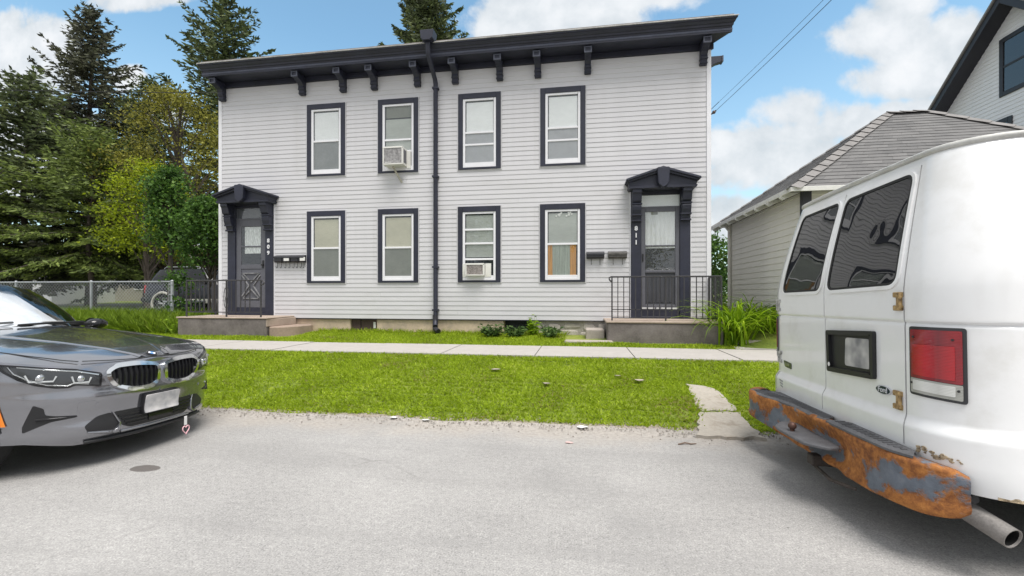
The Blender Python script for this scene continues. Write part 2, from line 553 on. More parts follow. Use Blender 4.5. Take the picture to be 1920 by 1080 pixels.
M['rubber'] = mat('tyre_rubber', (0.020, 0.020, 0.021), 0.8, var=0.2, vscale=12)
M['paper'] = mat('white_paper', (0.72, 0.71, 0.70), 0.8, var=0.05, vscale=20)
M['chrome'] = mat('chrome', (0.78, 0.79, 0.80), 0.12, metal=1.0)

# ------------------------------------------------------------------ ground, road, kerb strip
def gz(x, y):
    """height of the bare ground"""
    z = interp(y, [(-60, 0.2), (-9.2, 0.12), (-9, -0.03), (4.30, -0.03), (4.36, 0.012), (4.6, 0.05), (5.4, 0.165), (6.72, 0.335), (8.05, 0.345), (8.5, 0.385), (9.5, 0.425), (12, 0.46), (16, 0.56), (40, 0.75), (400, 1.0)])
    if x > 2.7 and y > 8.0:
        z += 0.36 * min(1, (x - 2.7) / 0.9) * min(1, (y - 8.0) / 1.2)
    if 4.5 < y < 6.6 or 8.2 < y < 14:
        z += 0.035 * mnoise.noise((x * 0.9, y * 0.9, 3.0)) + 0.012 * mnoise.noise((x * 3.1, y * 3.1, 8.0))
    return z

def ground_mesh():
    xs = sorted(set([-400, -200, -100, -60] + [round(-42 + 1.0 * i, 3) for i in range(20)] + [round(-22 + 0.25 * i, 3) for i in range(125)] + [10, 12, 16, 22, 30, 45, 80, 160, 400]))
    ys = sorted(set([-400, -120, -60, -20, -9.2, -9, -4, 0, 3, 4.2] + [round(4.30 + 0.06 * i, 3) for i in range(6)] + [round(4.7 + 0.15 * i, 3) for i in range(14)] +
                    [6.72, 7.3, 8.05] + [round(8.2 + 0.2 * i, 3) for i in range(32)] + [15, 16, 18, 21, 25, 30, 40, 60, 120, 400]))
    mb = MB()
    mb.grid([[(x, y, gz(x, y)) for x in xs] for y in ys])
    return mb

def soil_material():
    m = bpy.data.materials.new('soil_and_turf'); m.use_nodes = True
    N = NT(m.node_tree); b = N.n['Principled BSDF']
    tc = N.new('ShaderNodeTexCoord'); v = tc.outputs['Object']
    f = N.math('ADD', N.math('MULTIPLY', N.noise(v, 1.1, 5, 0.6), 0.6), N.math('MULTIPLY', N.noise(v, 30, 4, 0.6), 0.4))
    turf = N.ramp(f, [(0.35, (0.075, 0.105, 0.015)), (0.5, (0.15, 0.20, 0.022)), (0.66, (0.25, 0.27, 0.05))])
    f2 = N.noise(v, 45, 5, 0.65)
    grit = N.ramp(f2, [(0.3, (0.14, 0.115, 0.09)), (0.5, (0.30, 0.255, 0.215)), (0.7, (0.42, 0.38, 0.335))])
    sep = N.new('ShaderNodeSeparateXYZ'); N.l.new(v, sep.inputs[0])
    e = N.math('ADD', sep.outputs[1], N.math('MULTIPLY', N.math('SUBTRACT', N.noise(v, 2.2, 4, 0.6), 0.5), 0.30))
    k = N.step(e, 4.44, 4.54)
    col = N.mix(k, grit, turf)
    # gravel drive left of the house
    bk = N.math('MULTIPLY', N.step(e, 12.0, 12.6), N.step(N.math('SUBTRACT', 26.0, e), 0.0, 2.0))
    col = N.mix(bk, col, N.ramp(f, [(0.35, (0.19, 0.185, 0.165)), (0.65, (0.33, 0.32, 0.29))]))
    N.l.new(col, b.inputs['Base Color']); b.inputs['Roughness'].default_value = 0.95
    bp = N.new('ShaderNodeBump'); bp.inputs['Distance'].default_value = 0.02; bp.inputs['Strength'].default_value = 0.6
    N.l.new(N.noise(v, 40, 5, 0.65), bp.inputs['Height']); N.l.new(bp.outputs[0], b.inputs['Normal'])
    return m

M['soil'] = soil_material()
g = ground_mesh().build('ground', M['soil'], smooth=80); tag(g, kind='structure')

def asphalt_material():
    m = bpy.data.materials.new('worn_pale_asphalt'); m.use_nodes = True
    N = NT(m.node_tree); b = N.n['Principled BSDF']
    tc = N.new('ShaderNodeTexCoord'); v = tc.outputs['Object']
    fine = N.noise(v, 110, 3, 0.7)
    mid = N.noise(v, 28, 4, 0.7)
    big = N.noise(v, 0.9, 5, 0.6)
    f = N.math('ADD', N.math('ADD', N.math('MULTIPLY', fine, 0.56), N.math('MULTIPLY', mid, 0.24)), N.math('MULTIPLY', big, 0.20))
    col = N.ramp(f, [(0.34, (0.12, 0.117, 0.116)), (0.46, (0.29, 0.282, 0.277)), (0.54, (0.355, 0.345, 0.337)), (0.66, (0.57, 0.555, 0.54))])
    sep = N.new('ShaderNodeSeparateXYZ'); N.l.new(v, sep.inputs[0])
    e = N.math('ADD', sep.outputs[1], N.math('MULTIPLY', N.math('SUBTRACT', N.noise(v, 1.6, 6, 0.65), 0.5), 1.0))
    dust = N.math('MULTIPLY', N.step(e, 3.75, 4.35), 0.8)
    col = N.mix(dust, col, N.ramp(mid, [(0.3, (0.28, 0.25, 0.222)), (0.7, (0.44, 0.40, 0.36))]))
    # tyre-worn bands along the street, hairline cracks
    bands = N.noise(N.vmath('MULTIPLY', v, (0.10, 1.3, 1.0)), 1.6, 3, 0.5)
    col = N.mix(N.math('MULTIPLY', N.step(bands, 0.48, 0.66), 0.30), col, (0.235, 0.229, 0.225))
    wv = N.vmath('ADD', v, N.vmath('MULTIPLY', N.new('ShaderNodeTexNoise').outputs['Color'], (0.5, 0.5, 0.0)))
    vo = N.new('ShaderNodeTexVoronoi', feature='DISTANCE_TO_EDGE'); vo.inputs['Scale'].default_value = 0.42; N.l.new(wv, vo.inputs['Vector'])
    crack = N.math('MULTIPLY', N.math('SUBTRACT', 1.0, N.step(vo.outputs['Distance'], 0.0015, 0.006)), N.math('MULTIPLY', N.step(N.noise(v, 0.8, 4, 0.6), 0.54, 0.64), 0.22))
    col = N.mix(crack, col, (0.11, 0.105, 0.10))
    # damp-looking wear near the van bay and tar specks
    wear = N.math('MULTIPLY', N.step(N.noise(v, 0.55, 7, 0.65), 0.50, 0.66), 0.38)
    col = N.mix(wear, col, (0.22, 0.216, 0.215))
    sp = N.new('ShaderNodeTexVoronoi'); sp.inputs['Scale'].default_value = 2.3; N.l.new(v, sp.inputs['Vector'])
    spots = N.math('MULTIPLY', N.math('LESS_THAN', sp.outputs['Distance'], N.math('MULTIPLY', N.math('SUBTRACT', N.noise(v, 1.7, 2, 0.5), 0.50), 0.28)), 0.75)
    col = N.mix(spots, col, (0.10, 0.095, 0.095))
    # oval oil stain
    q = N.vmath('MULTIPLY', N.vmath('SUBTRACT', v, (-3.245, 2.875, 0)), (1 / 0.115, 1 / 0.062, 0))
    dd = N.math('ADD', N.vmath('DOT_PRODUCT', q, q), N.math('MULTIPLY', N.noise(v, 20, 3, 0.6), 0.5))
    st = N.math('MULTIPLY', N.step(N.math('SUBTRACT', 1.35, dd), 0.0, 0.18), 0.85)
    col = N.mix(st, col, (0.085, 0.073, 0.068))
    N.l.new(col, b.inputs['Base Color']); b.inputs['Roughness'].default_value = 0.88
    bp = N.new('ShaderNodeBump'); bp.inputs['Distance'].default_value = 0.004; bp.inputs['Strength'].default_value = 0.8
    N.l.new(N.math('ADD', fine, mid), bp.inputs['Height']); N.l.new(bp.outputs[0], b.inputs['Normal'])
    return m
M['asphalt'] = asphalt_material()
def road_mesh():
    mb = MB(); rows = []
    xs = [-120, -60, -30] + [round(-18 + 0.2 * i, 3) for i in range(120)] + [8, 12, 30, 60, 120]
    for k, y in enumerate([-9.0, -3, 0, 2, 3.4, 4.0, 4.25, 4.40]):
        row = []
        for x in xs:
            yy = y
            if k == 7:
                yy += 0.09 * mnoise.noise((x * 1.1, 0, 5)) + 0.04 * mnoise.noise((x * 4.0, 1, 2))
            row.append((x, yy, 0.0 if k < 7 else 0.022))
        rows.append(row)
    mb.grid(rows)
    return mb
road = road_mesh().build('road', M['asphalt']); tag(road, kind='structure')

# sidewalk slabs
sw = bpy.data.objects.new('sidewalk', None); COL.objects.link(sw); tag(sw, kind='structure'); sw.location = (0, 7.4, 0.3)
slab_mb = MB(); slab_mb.box(-0.742, 0.742, -0.635, 0.635, -0.10, 0.0)
slab_me = slab_mb.mesh('slab')
slab_me.materials.append(M['concrete'])
for i in range(18):
    o = link('slab', slab_me, None, sw)
    o.location = (-20.95 + 1.5 * i, 7.415, 0.362 + random.uniform(-0.004, 0.004)); o.rotation_euler = (random.uniform(-0.003, 0.003), random.uniform(-0.003, 0.003), 0)
    if i == 0:
        b = o.modifiers.new('bevel', 'BEVEL'); b.width = 0.01

# old concrete walk across the lawn strip
wk = bpy.data.objects.new('garden_path', None); COL.objects.link(wk); tag(wk, kind='structure'); wk.location = (1.4, 4.9, 0.05)
def path_slab(poly, seed):
    rs = random.Random(seed)
    pts = resample(poly, 0.06)
    pts = [(x + rs.uniform(-.022, .022), y + rs.uniform(-.022, .022)) for x, y in pts]
    def surf(u, v): return (u, v, interp(v, [(4.2, 0.012), (4.4, .035), (4.8, 0.09), (5.75, 0.205)]) + 0.012)
    patch(surf, pts, 0.0, 0.08, 0.1).build('slab', M['concrete_old'], wk)
path_slab([(1.06, 4.24), (1.62, 4.26), (1.60, 4.84), (1.20, 4.79)], 1)
path_slab([(1.21, 4.83), (1.60, 4.88), (1.60, 5.45), (1.52, 5.60), (1.28, 5.68), (1.25, 5.3)], 2)
# a stub of the driveway beside the garage
dk = bpy.data.objects.new('driveway', None); COL.objects.link(dk); tag(dk, kind='structure'); dk.location = (3.2, 8.4, 0.36)
mb = MB(); mb.prism([(2.62, 8.07), (4.6, 8.07), (4.6, 8.52), (2.72, 8.50)], 'z', 0.30, 0.375); mb.build('slab', M['concrete'], dk)
mb = MB(); mb.prism([(2.80, 8.53), (4.6, 8.55), (4.6, 9.3), (2.95, 9.25)], 'z', 0.30, 0.47); mb.build('slab', M['concrete_old'], dk)
# ------------------------------------------------------------------ the two-storey house
FY = 9.5                                   # facade plane
HX0, HX1 = -8.63, 2.60
house = thing('duplex_house', 'long two-storey pale grey clapboard house with navy trim, numbered 809 and 811', 'house', (-3.0, 13.5, 0.42))
mb = MB(); mb.box(HX0 + .01, HX1 - .01, FY + .006, 17.5, 0.74, 6.35); mb.build('wall', M['sheath'], house)
mb = MB()
mb.box(HX0 + .04, -5.26, FY + .035, 17.4, 0.2, 0.735)
mb.box(-4.62, -1.66, FY + .035, 17.4, 0.2, 0.735)
mb.box(-5.26, -4.62, FY + .20, 17.4, 0.2, 0.735)
mb.build('foundation', M['stone'], house, bevel=0.02)
# rubble end of the foundation, stone by stone
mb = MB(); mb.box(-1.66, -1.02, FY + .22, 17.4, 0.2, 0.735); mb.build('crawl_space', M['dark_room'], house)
mb = MB(); mb.box(-1.02, HX1 - .06, FY + .06, 17.38, 0.2, 0.735); mb.build('foundation', M['stone_grey'], house)
rs = random.Random(3)
for (x0, x1, z0, z1) in [(-1.0, -.55, .30, .52), (-.55, -.03, .34, .56), (-.03, .30, .32, .50), (-.98, -.72, .53, .70), (-.71, -.40, .53, .68), (-.38, .02, .57, .70), (.03, .34, .52, .70), (-.70, -.02, .20, .33), (.0, .5, .2, .31), (.36, .8, .3, .7)]:
    poly = rounded([(x0 + rs.uniform(.0, .03), z0 + rs.uniform(0, .02)), (x1 - rs.uniform(.0, .03), z0 + rs.uniform(0, .03)), (x1 - rs.uniform(0, .05), z1 - rs.uniform(.01, .04)), (x0 + rs.uniform(0, .05), z1 - rs.uniform(.0, .04))], .06, 3)
    mb = MB(); mb.prism(poly, 'y', FY + .02 + rs.uniform(-.02, .02), FY + .12)
    mb.build('stone', M['stone_grey'], house, bevel=0.02)

# openings (x0, x1, z0, z1) measured to the outside of the casing
WINS = [('ul', -6.31, 4.04, 5.712), ('ul2', -4.552, 4.04, 5.712), ('ur', -2.672, 4.04, 5.712), ('ur2', -.856, 4.04, 5.712),
        ('ll', -6.31, 1.56, 3.228), ('ll2', -4.552, 1.56, 3.228), ('lr', -2.678, 1.56, 3.228), ('lr2', -.862, 1.56, 3.228)]
WW = 0.957
DOORS = [(-8.37, -7.165), (1.03, 2.205)]
OPEN = [(x, x + WW, z0, z1) for _, x, z0, z1 in WINS] + [(a, b, 0.70, 3.50) for a, b in DOORS]
EXPO = 0.1016
board_mb = MB()
board_mb.prism([(-.004, EXPO + .012), (-.0135, .004), (-.0135, -.0), (-.001, -.0), (-.001, EXPO + .012)], 'x', 0, 1)
board_me = board_mb.mesh('clapboard')
board_me.materials.append(M['siding'])
Z0S = 0.745
nb = 0
for i in range(54):
    z = Z0S + i * EXPO
    ivs = [(HX0 + .075, HX1 - .075)]
    for (a, b, c, d) in OPEN:
        if c <= z + .03 and d >= z + EXPO - .03:
            nxt = []
            for (p, q) in ivs:
                if b <= p or a >= q: nxt.append((p, q)); continue
                if a > p: nxt.append((p, a - .022))
                if b < q: nxt.append((b + .022, q))
            ivs = nxt
    cut = []
    for (p, q) in ivs:
        if q - p > 4.4:          # lapped joint of two lengths
            s_ = p + (q - p) * random.uniform(.25, .75); cut += [(p, s_ - .0012), (s_ + .0012, q)]
        else: cut.append((p, q))
    for (p, q) in cut:
        if q - p < .03: continue
        o = link('clapboard', board_me, None, house)
        o.location = (p, FY, z); o.scale = (q - p, 1, 1)
        o.location.y -= random.uniform(0, .0014); o.location.z += random.uniform(-.0012, .0012)
        nb += 1
print('clapboards', nb)
mb = MB(); mb.box(HX0 + .02, HX1 - .02, FY - .012, FY + .03, 0.728, 0.744); mb.build('starter_strip', M['dark_room'], house)
for a, b in ((HX0 - .012, HX0 + .074), (HX1 - .074, HX1 + .012)):
    mb = MB(); mb.box(a, b, FY - .026, FY + .08, 0.73, 6.27); mb.build('corner_board', M['trim_white'], house, bevel=.004)

# windows ------------------------------------------------------------
def build_window(key, x, z0, z1):
    y = FY
    mb = MB()
    cw, ct, cb = .108, .120, .046
    mb.box(x, x + cw, y - .040, y + .02, z0, z1)
    mb.box(x + WW - cw, x + WW, y - .040, y + .02, z0, z1)
    mb.box(x + cw, x + WW - cw, y - .043, y + .02, z1 - ct, z1)
    mb.box(x + cw, x + WW - cw, y - .043, y + .02, z0, z0 + cb)
    w = mb.build('window', M['navy'], house, bevel=.004)
    jc = MB(); g_ = .020
    jc.box(x - g_, x, y - .024, y, z0 - g_, z1 + g_); jc.box(x + WW, x + WW + g_, y - .024, y, z0 - g_, z1 + g_)
    jc.box(x, x + WW, y - .024, y, z1, z1 + g_); jc.box(x, x + WW, y - .024, y, z0 - g_, z0)
    jc.build('trim_channel', M['siding'], w)
    fx0, fx1, fz0, fz1 = x + cw, x + WW - cw, z0 + cb, z1 - ct
    sw_, sb = .052, .105
    fr = MB()
    fr.box(fx0, fx0 + sw_, y - .030, y + .004, fz0, fz1); fr.box(fx1 - sw_, fx1, y - .030, y + .004, fz0, fz1)
    fr.box(fx0 + sw_, fx1 - sw_, y - .030, y + .004, fz1 - .045, fz1)
    fr.box(fx0 + sw_, fx1 - sw_, y - .034, y + .004, fz0, fz0 + .045)
    fr.box(fx0 + sw_, fx1 - sw_, y - .027, y + .004, fz0 + .045, fz0 + sb)
    fr.build('frame', M['trim_white'], w, bevel=.003)
    gx0, gx1, gz0, gz1 = fx0 + sw_, fx1 - sw_, fz0 + sb, fz1 - .045
    mid = gz0 + (gz1 - gz0) * .485
    spec = {'ul': ([.485], 'blind_white', 'screen'), 'ul2': ([.44, .245], 'blind_grey', None),
            'ur': ([.485, .29], 'blind_white', 'screen_light'), 'ur2': ([.485, .29], 'blind_white', 'screen_light'),
            'll': ([.485], 'blind_cream', 'screen_green'), 'll2': ([.475], 'blind_cream', 'screen_green'),
            'lr': ([.745, .52, .265], 'blind_grey', None), 'lr2': ([.49], 'blind_grey', None)}[key]
    for t in spec[0]:
        zz = gz0 + (gz1 - gz0) * t
        mb = MB(); mb.box(gx0, gx1, y - .026, y + .003, zz - .020, zz + .020); mb.build('meeting_rail', M['trim_white'], w, bevel=.003)
    # glass, upper and lower sash
    tm = gz0 + (gz1 - gz0) * spec[0][0]
    for (a, b, yy) in ((gz0, tm - .02, -.012), (tm + .02, gz1, -.016)):
        mb = MB(); mb.box(gx0 + .001, gx1 - .001, y + yy - .003, y + yy, a, b); mb.build('pane', M['pane'], w)
    # what hangs behind the glass
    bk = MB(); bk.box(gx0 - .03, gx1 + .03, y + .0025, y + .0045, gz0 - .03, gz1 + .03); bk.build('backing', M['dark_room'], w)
    bl0 = {'ul': gz0, 'ul2': gz0 + .35, 'ur': gz0, 'ur2': gz0, 'll': gz0, 'll2': gz0, 'lr': gz0 + .40, 'lr2': tm}[key]
    b1 = gz1 - (.03 if key != 'ul2' else .29)
    mb = MB(); mb.box(gx0 + .022, gx1 - .008, y - .003, y - .0005, bl0, b1); mb.build('blind', M[spec[1]], w)
    if key == 'ul2':
        mb = MB(); mb.box(gx0 + .03, gx1 - .006, y - .002, y + .0005, b1 + .03, gz1 - .01); mb.build('valance', M['screen_green'], w)
    if spec[2]:
        mb = MB(); mb.box(gx0 + .012, gx1 - .012, y - .0095, y - .006, gz0, tm - .024); mb.build('insect_screen', M[spec[2]], w)
    if key == 'lr2':
        def fold(nm, a, b, m_):
            mb = MB(); n = max(6, int((b - a) / .012)); rows = []
            for zz in (gz0, (gz0 + tm) / 2, tm - .02):
                rows.append([(a + (b - a) * k / n, y - .0045 + .0035 * math.sin(k * 1.5 + zz), zz) for k in range(n + 1)])
            mb.grid(rows); mb.build(nm, m_, w, smooth=60)
        fold('curtain', gx0 + .01, gx0 + .11, M['curtain_orange'])
        fold('curtain', gx0 + .10, gx1 - .16, M['curtain_green'])
        fold('curtain', gx1 - .17, gx1 - .03, M['curtain_orange'])
        fl = MB(); r2 = random.Random(2)
        for cx in (gx0 + .24, gx0 + .46):
            for k in range(7):
                fl.ball((cx + r2.uniform(-.06, .06), y - .0105, gz1 - .05 + r2.uniform(-.05, .03)), (.022, .003, .02), 6, 4)
        fl.build('flower_sticker', M['paper'], w)
    return w
for k_, x_, a_, b_ in WINS:
    build_window(k_, x_, a_, b_)

# cellar window in the foundation
mb = MB(); mb.box(-5.255, -4.625, FY + .10, FY + .14, .40, .725); cw_ = mb.build('cellar_window', mat('dark_brown_boards', (0.055, 0.038, 0.033), 0.8, var=.3, vscale=5), house)
for a in (-5.24, -5.0, -4.80):
    mb = MB(); mb.box(a, a + .205, FY + .085, FY + .105, .41, .715); mb.build('board', mat('brown_board', (0.085, 0.055, 0.048), 0.8, var=.3, vscale=6), cw_)
mb = MB(); mb.box(-4.71, -4.655, FY + .07, FY + .085, .52, .66); mb.build('notice', M['paper'], cw_)

# doorways -------------------------------------------------------------
def build_doorway(x0, x1, num, digits_right, kind):
    y = FY; xc = (x0 + x1) / 2; pw = .205
    mb = MB()
    mb.box(x0, x0 + pw, y - .06, y + .02, .80, 3.50); mb.box(x1 - pw, x1, y - .06, y + .02, .80, 3.50)
    mb.box(x0 + pw, x1 - pw, y - .030, y + .02, 3.345, 3.62)
    mb.box(x0 + pw, x1 - pw, y - .045, y - .030, 3.355, 3.385); mb.box(x0 + pw, x1 - pw, y - .045, y - .030, 3.455, 3.485)
    mb.box(x0 + pw, x1 - pw, y - .050, y + .02, .80, .845)
    mb.box(x0 + pw, x1 - pw, y - .022, y + .018, .845, .985)
    d = mb.build('doorway', M['navy'], house, bevel=.006)
    jc = MB(); jc.box(x0 - .022, x0, y - .03, y, .745, 3.5); jc.box(x1, x1 + .022, y - .03, y, .745, 3.5); jc.build('trim_channel', M['trim_white'], d)
    # pediment: a low gable of mouldings on a flat base
    pz, pe, pa = 3.455, 3.60, 3.80
    mb = MB(); xo = .105; dp = .36
    mb.prism([(x0 - xo + .05, pz), (x1 + xo - .05, pz), (x1 + xo - .03, pe - .02), (xc, pa - .03), (x0 - xo + .03, pe - .02)], 'y', y - dp + .06, y)
    mb.prism([(x0 - xo - .02, pe - .03), (x0 - xo - .02, pe + .015), (xc, pa + .045), (x1 + xo + .02, pe + .015), (x1 + xo + .02, pe - .03), (xc, pa - .01)], 'y', y - dp - .04, y)
    mb.prism([(x0 - xo + .01, pe - .055), (x0 - xo + .01, pe - .01), (xc, pa + .0), (x1 + xo - .01, pe - .01), (x1 + xo - .01, pe - .055), (xc, pa - .055)], 'y', y - dp, y)
    mb.prism([(x0 - xo + .05, pz - .03), (x1 + xo - .05, pz - .03), (x1 + xo - .03, pz + .02), (x0 - xo + .03, pz + .02)], 'y', y - dp + .03, y)
    mb.build('pediment', M['navy'], d, bevel=.006)
    mb = MB(); mb.prism(rounded([(xc - .125, pa + .02), (xc + .125, pa + .02), (xc + .10, pz + .03), (xc, pz - .05), (xc - .10, pz + .03)], .04, 3), 'y', y - dp - .065, y - dp + .06)
    mb.build('keystone', M['navy'], d, bevel=.012)
    # scroll brackets
    for a in (x0 + .012, x1 - pw + .012):
        prof = [(.06, 3.43), (.30, 3.43), (.30, 3.36), (.27, 3.33), (.255, 3.27), (.235, 3.20), (.185, 3.165), (.185, 3.13), (.205, 3.10), (.19, 3.02), (.165, 2.95), (.13, 2.915), (.115, 2.86), (.10, 2.80), (.06, 2.80)]
        mb = MB(); mb.prism([(y - p, z) for p, z in prof], 'x', a, a + pw - .024)
        mb.build('scroll_bracket', M['navy'], d, bevel=.008)
        for z, p in ((3.145, .20), (2.93, .16), (2.815, .125)):
            mb = MB(); mb.box(a - .012, a + pw - .012, y - p - .008, y - .05, z - .018, z + .018)
            mb.build('bracket_band', M['navy'], d, bevel=.006)
    # transom light
    tx0, tx1 = x0 + pw, x1 - pw
    mb = MB(); mb.box(tx0, tx1, y - .012, y - .006, 3.10, 3.345); mb.build('transom_backing', M['door_grey'] if kind == 'wood' else M['blind_white'], d)
    mb = MB(); mb.box(tx0 + .002, tx1 - .002, y - .020, y - .016, 3.10, 3.344); mb.build('transom_pane', M['pane'], d)
    mb = MB(); mb.box(tx0, tx1, y - .030, y + .01, 3.075, 3.112); mb.build('transom_bar', M['door_grey'], d, bevel=.004)
    z0, z1 = .985, 3.075
    if kind == 'wood':
        st = .135
        mb = MB()
        mb.box(tx0, tx0 + st, y - .022, y + .015, z0, z1); mb.box(tx1 - st, tx1, y - .022, y + .015, z0, z1)
        mb.box(tx0 + st, tx1 - st, y - .022, y + .015, z1 - .16, z1); mb.box(tx0 + st, tx1 - st, y - .022, y + .015, 1.90, 2.005)
        mb.box(tx0 + st, tx1 - st, y - .022, y + .015, z0, z0 + .16)
        mb.box(tx0 + st, tx1 - st, y - .010, y + .015, z0 + .16, 1.90)
        mb.build('door', M['door_grey'], d, bevel=.006)
        wx0, wx1 = tx0 + st, tx1 - st
        mb = MB(); mb.box(wx0, wx1, y - .020, y + .0, 2.42, 2.452); mb.build('muntin', M['door_grey'], d, bevel=.004)
        mb = MB(); mb.box(wx0, wx1, y - .0005, y + .0025, 2.006, z1 - .162); mb.build('door_backing', M['dark_room'], d)
        mb = MB(); n = 24
        rows = [[(wx0 + .085 + (wx1 - wx0 - .10) * k / n, y - .0055 + .004 * math.sin(k * 1.25), z) for k in range(n + 1)] for z in (2.27, 2.5, z1 - .17)]
        mb.grid(rows); mb.build('lace_curtain', M['lace'], d, smooth=60)
        mb = MB(); mb.box(wx0, wx1, y - .0145, y - .0115, 2.006, z1 - .162); mb.build('door_pane', M['pane'], d)
        # the crossed mouldings of the lower panel
        cx, cz = (wx0 + wx1) / 2, 1.50
        mb = MB()
        def bar(p, q, w=.022):
            p, q = Vector(p), Vector(q); dd = (q - p).normalized(); nn = Vector((-dd.y, dd.x)) * w / 2
            mb.prism([(p + nn)[:], (q + nn)[:], (q - nn)[:], (p - nn)[:]], 'y', y - .034, y - .009)
        for s in (1, -1):
            bar((cx - .215, cz + s * .30), (cx + .215, cz + s * .30)); bar((cx - .215, cz + s * .30), (cx, cz + s * .08)); bar((cx + .215, cz + s * .30), (cx, cz + s * .08))
            bar((cx + s * .24, cz + .25), (cx + s * .06, cz)); bar((cx + s * .24, cz - .25), (cx + s * .06, cz))
        mb.build('panel_moulding', mat('worn_grey_moulding', (0.21, 0.21, 0.22), .5, var=.7, vscale=9), d)
        mb = MB(); mb.box(tx1 - .10, tx1 - .055, y - .034, y - .02, 1.92, 2.10); mb.ball((tx1 - .078, y - .06, 2.0), .028); mb.build('door_handle', M['plastic_black'], d, smooth=60)
    else:
        st = .085
        mb = MB()
        mb.box(tx0, tx0 + st, y - .030, y + .01, z0, z1); mb.box(tx1 - st, tx1, y - .030, y + .01, z0, z1)
        mb.box(tx0 + st, tx1 - st, y - .030, y + .01, z1 - .075, z1); mb.box(tx0 + st, tx1 - st, y - .030, y + .01, 1.745, 1.80)
        mb.box(tx0 + st, tx1 - st, y - .030, y + .01, z0, z0 + .10); mb.box(tx0 + st, tx1 - st, y - .030, y + .01, 2.285, 2.315)
        mb.build('door', M['door_grey'], d, bevel=.006)
        wx0, wx1 = tx0 + st, tx1 - st
        mb = MB(); mb.box(wx0, wx1, y - .003, y - .0, z0 + .1, z1 - .075); mb.build('door_backing', M['door_dark'], d)
        mb = MB(); n = 46; rows = [[(wx0 + .005 + (wx1 - wx0 - .01) * k / n, y - .009 + .005 * math.sin(k * .9 + .4 * z), z) for k in range(n + 1)] for z in (2.25, 2.5, 2.8, z1 - .075)]
        mb.grid(rows); mb.build('lace_curtain', M['curtain_white'], d, smooth=60)
        mb = MB(); mb.box(wx0 + .12, wx0 + .25, y - .0165, y - .0145, z1 - .13, z1 - .076); mb.build('notice', M['screen_green'], d)
        mb = MB(); mb.box(wx0, wx1, y - .021, y - .018, 2.316, z1 - .076); mb.build('door_pane', M['pane'], d)
        mb = MB(); mb.box(wx0, wx1, y - .021, y - .018, 1.801, 2.284); mb.build('door_pane', M['pane'], d)
        mb = MB()
        for k in range(6): mb.box(wx0 + .045 + k * (wx1 - wx0 - .09) / 6 + .012, wx0 + .045 + (k + 1) * (wx1 - wx0 - .09) / 6 - .012, y - .013, y - .0025, z0 + .15, 1.68)
        mb.build('kick_panel', M['door_dark'], d, bevel=.004)
        rs = random.Random(5); mb = MB(); xx = tx0 + .01
        while xx < tx1 - .06:
            w_ = rs.uniform(.05, .13); mb.box(xx, min(xx + w_, tx1 - .005), y - .033, y - .0295, z0 + .012 + rs.uniform(0, .006), z0 + .043); xx += w_ + rs.uniform(.008, .04)
        mb.build('worn_door_sweep', mat('flaking_white_paint', (0.60, 0.60, 0.61), .6, var=.3, vscale=20), d)
        mb = MB(); mb.box(tx0 + .02, tx0 + .05, y - .05, y - .03, 1.98, 2.14); mb.build('door_handle', M['plastic_black'], d, bevel=.006)
    for k, ch in enumerate(num):
        o = link('house_number', TXT[ch], None, d)
        if not TXT[ch].materials: TXT[ch].materials.append(M['trim_white'])
        o.rotation_euler = (R(90), 0, 0)
        o.location = ((x1 - pw / 2 - .01) if digits_right else (x0 + pw / 2), y - .067, (2.56 if digits_right else 2.66) - k * .145)
    return d
build_doorway(*DOORS[0], '809', True, 'wood')
build_doorway(*DOORS[1], '811', False, 'storm')

# cornice, brackets, gutter edge, roof ---------------------------------
def end_x(p):   # mitred ends: the moulding reaches further out the further it projects
    return HX1 + .03 + .62 * p
def start_x(p):
    return HX0 - .03 - .15 * p
def long_prism(name, prof, m, bev=0.0, dx=0.0):
    mb = MB(); mb.prism([(FY - p, z) for p, z in prof], 'x', lambda q: start_x(FY - q[0]) + dx, lambda q: end_x(FY - q[0]) - dx)
    return mb.build(name, m, house, bevel=bev)
long_prism('frieze_board', [(-.02, 6.255), (.045, 6.255), (.045, 6.37), (-.02, 6.37)], M['navy'], .005)
long_prism('cornice', [(-.02, 6.371), (.37, 6.371), (.375, 6.36), (.42, 6.36), (.42, 6.40), (.405, 6.41), (.405, 6.445), (-.02, 6.445)], M['navy'], .004)
crown = [(-.02, 6.446), (.415, 6.446), (.425, 6.475), (.445, 6.485), (.452, 6.515), (.475, 6.53), (.505, 6.565), (.53, 6.575), (.53, 6.60), (-.02, 6.60)]
long_prism('crown_moulding', crown, M['navy'], .003)
long_prism('fascia_band', [(.407, 6.402), (.424, 6.402), (.424, 6.440), (.407, 6.444)], M['navy_lit'], .002)  # lit lower face of the cornice, its light put into the colour
long_prism('drip_edge', [(.2, 6.601), (.545, 6.601), (.548, 6.613), (.545, 6.62), (.2, 6.64)], mat('metal_drip_edge', (0.38, 0.375, 0.375), .5, var=.4, vscale=3), 0)
long_prism('roof_edge', [(.1, 6.641), (.48, 6.621), (.50, 6.63), (.485, 6.672), (.43, 6.70), (.1, 6.72)], M['roof_dark'], .004, .03)
mb = MB(); mb.prism([(FY - .1, 6.60), (17.6, 6.60), (17.6, 6.95), (FY - .1, 6.71)], 'x', HX0 - .04, HX1 + .06); mb.build('roof', M['roof_dark'], house)

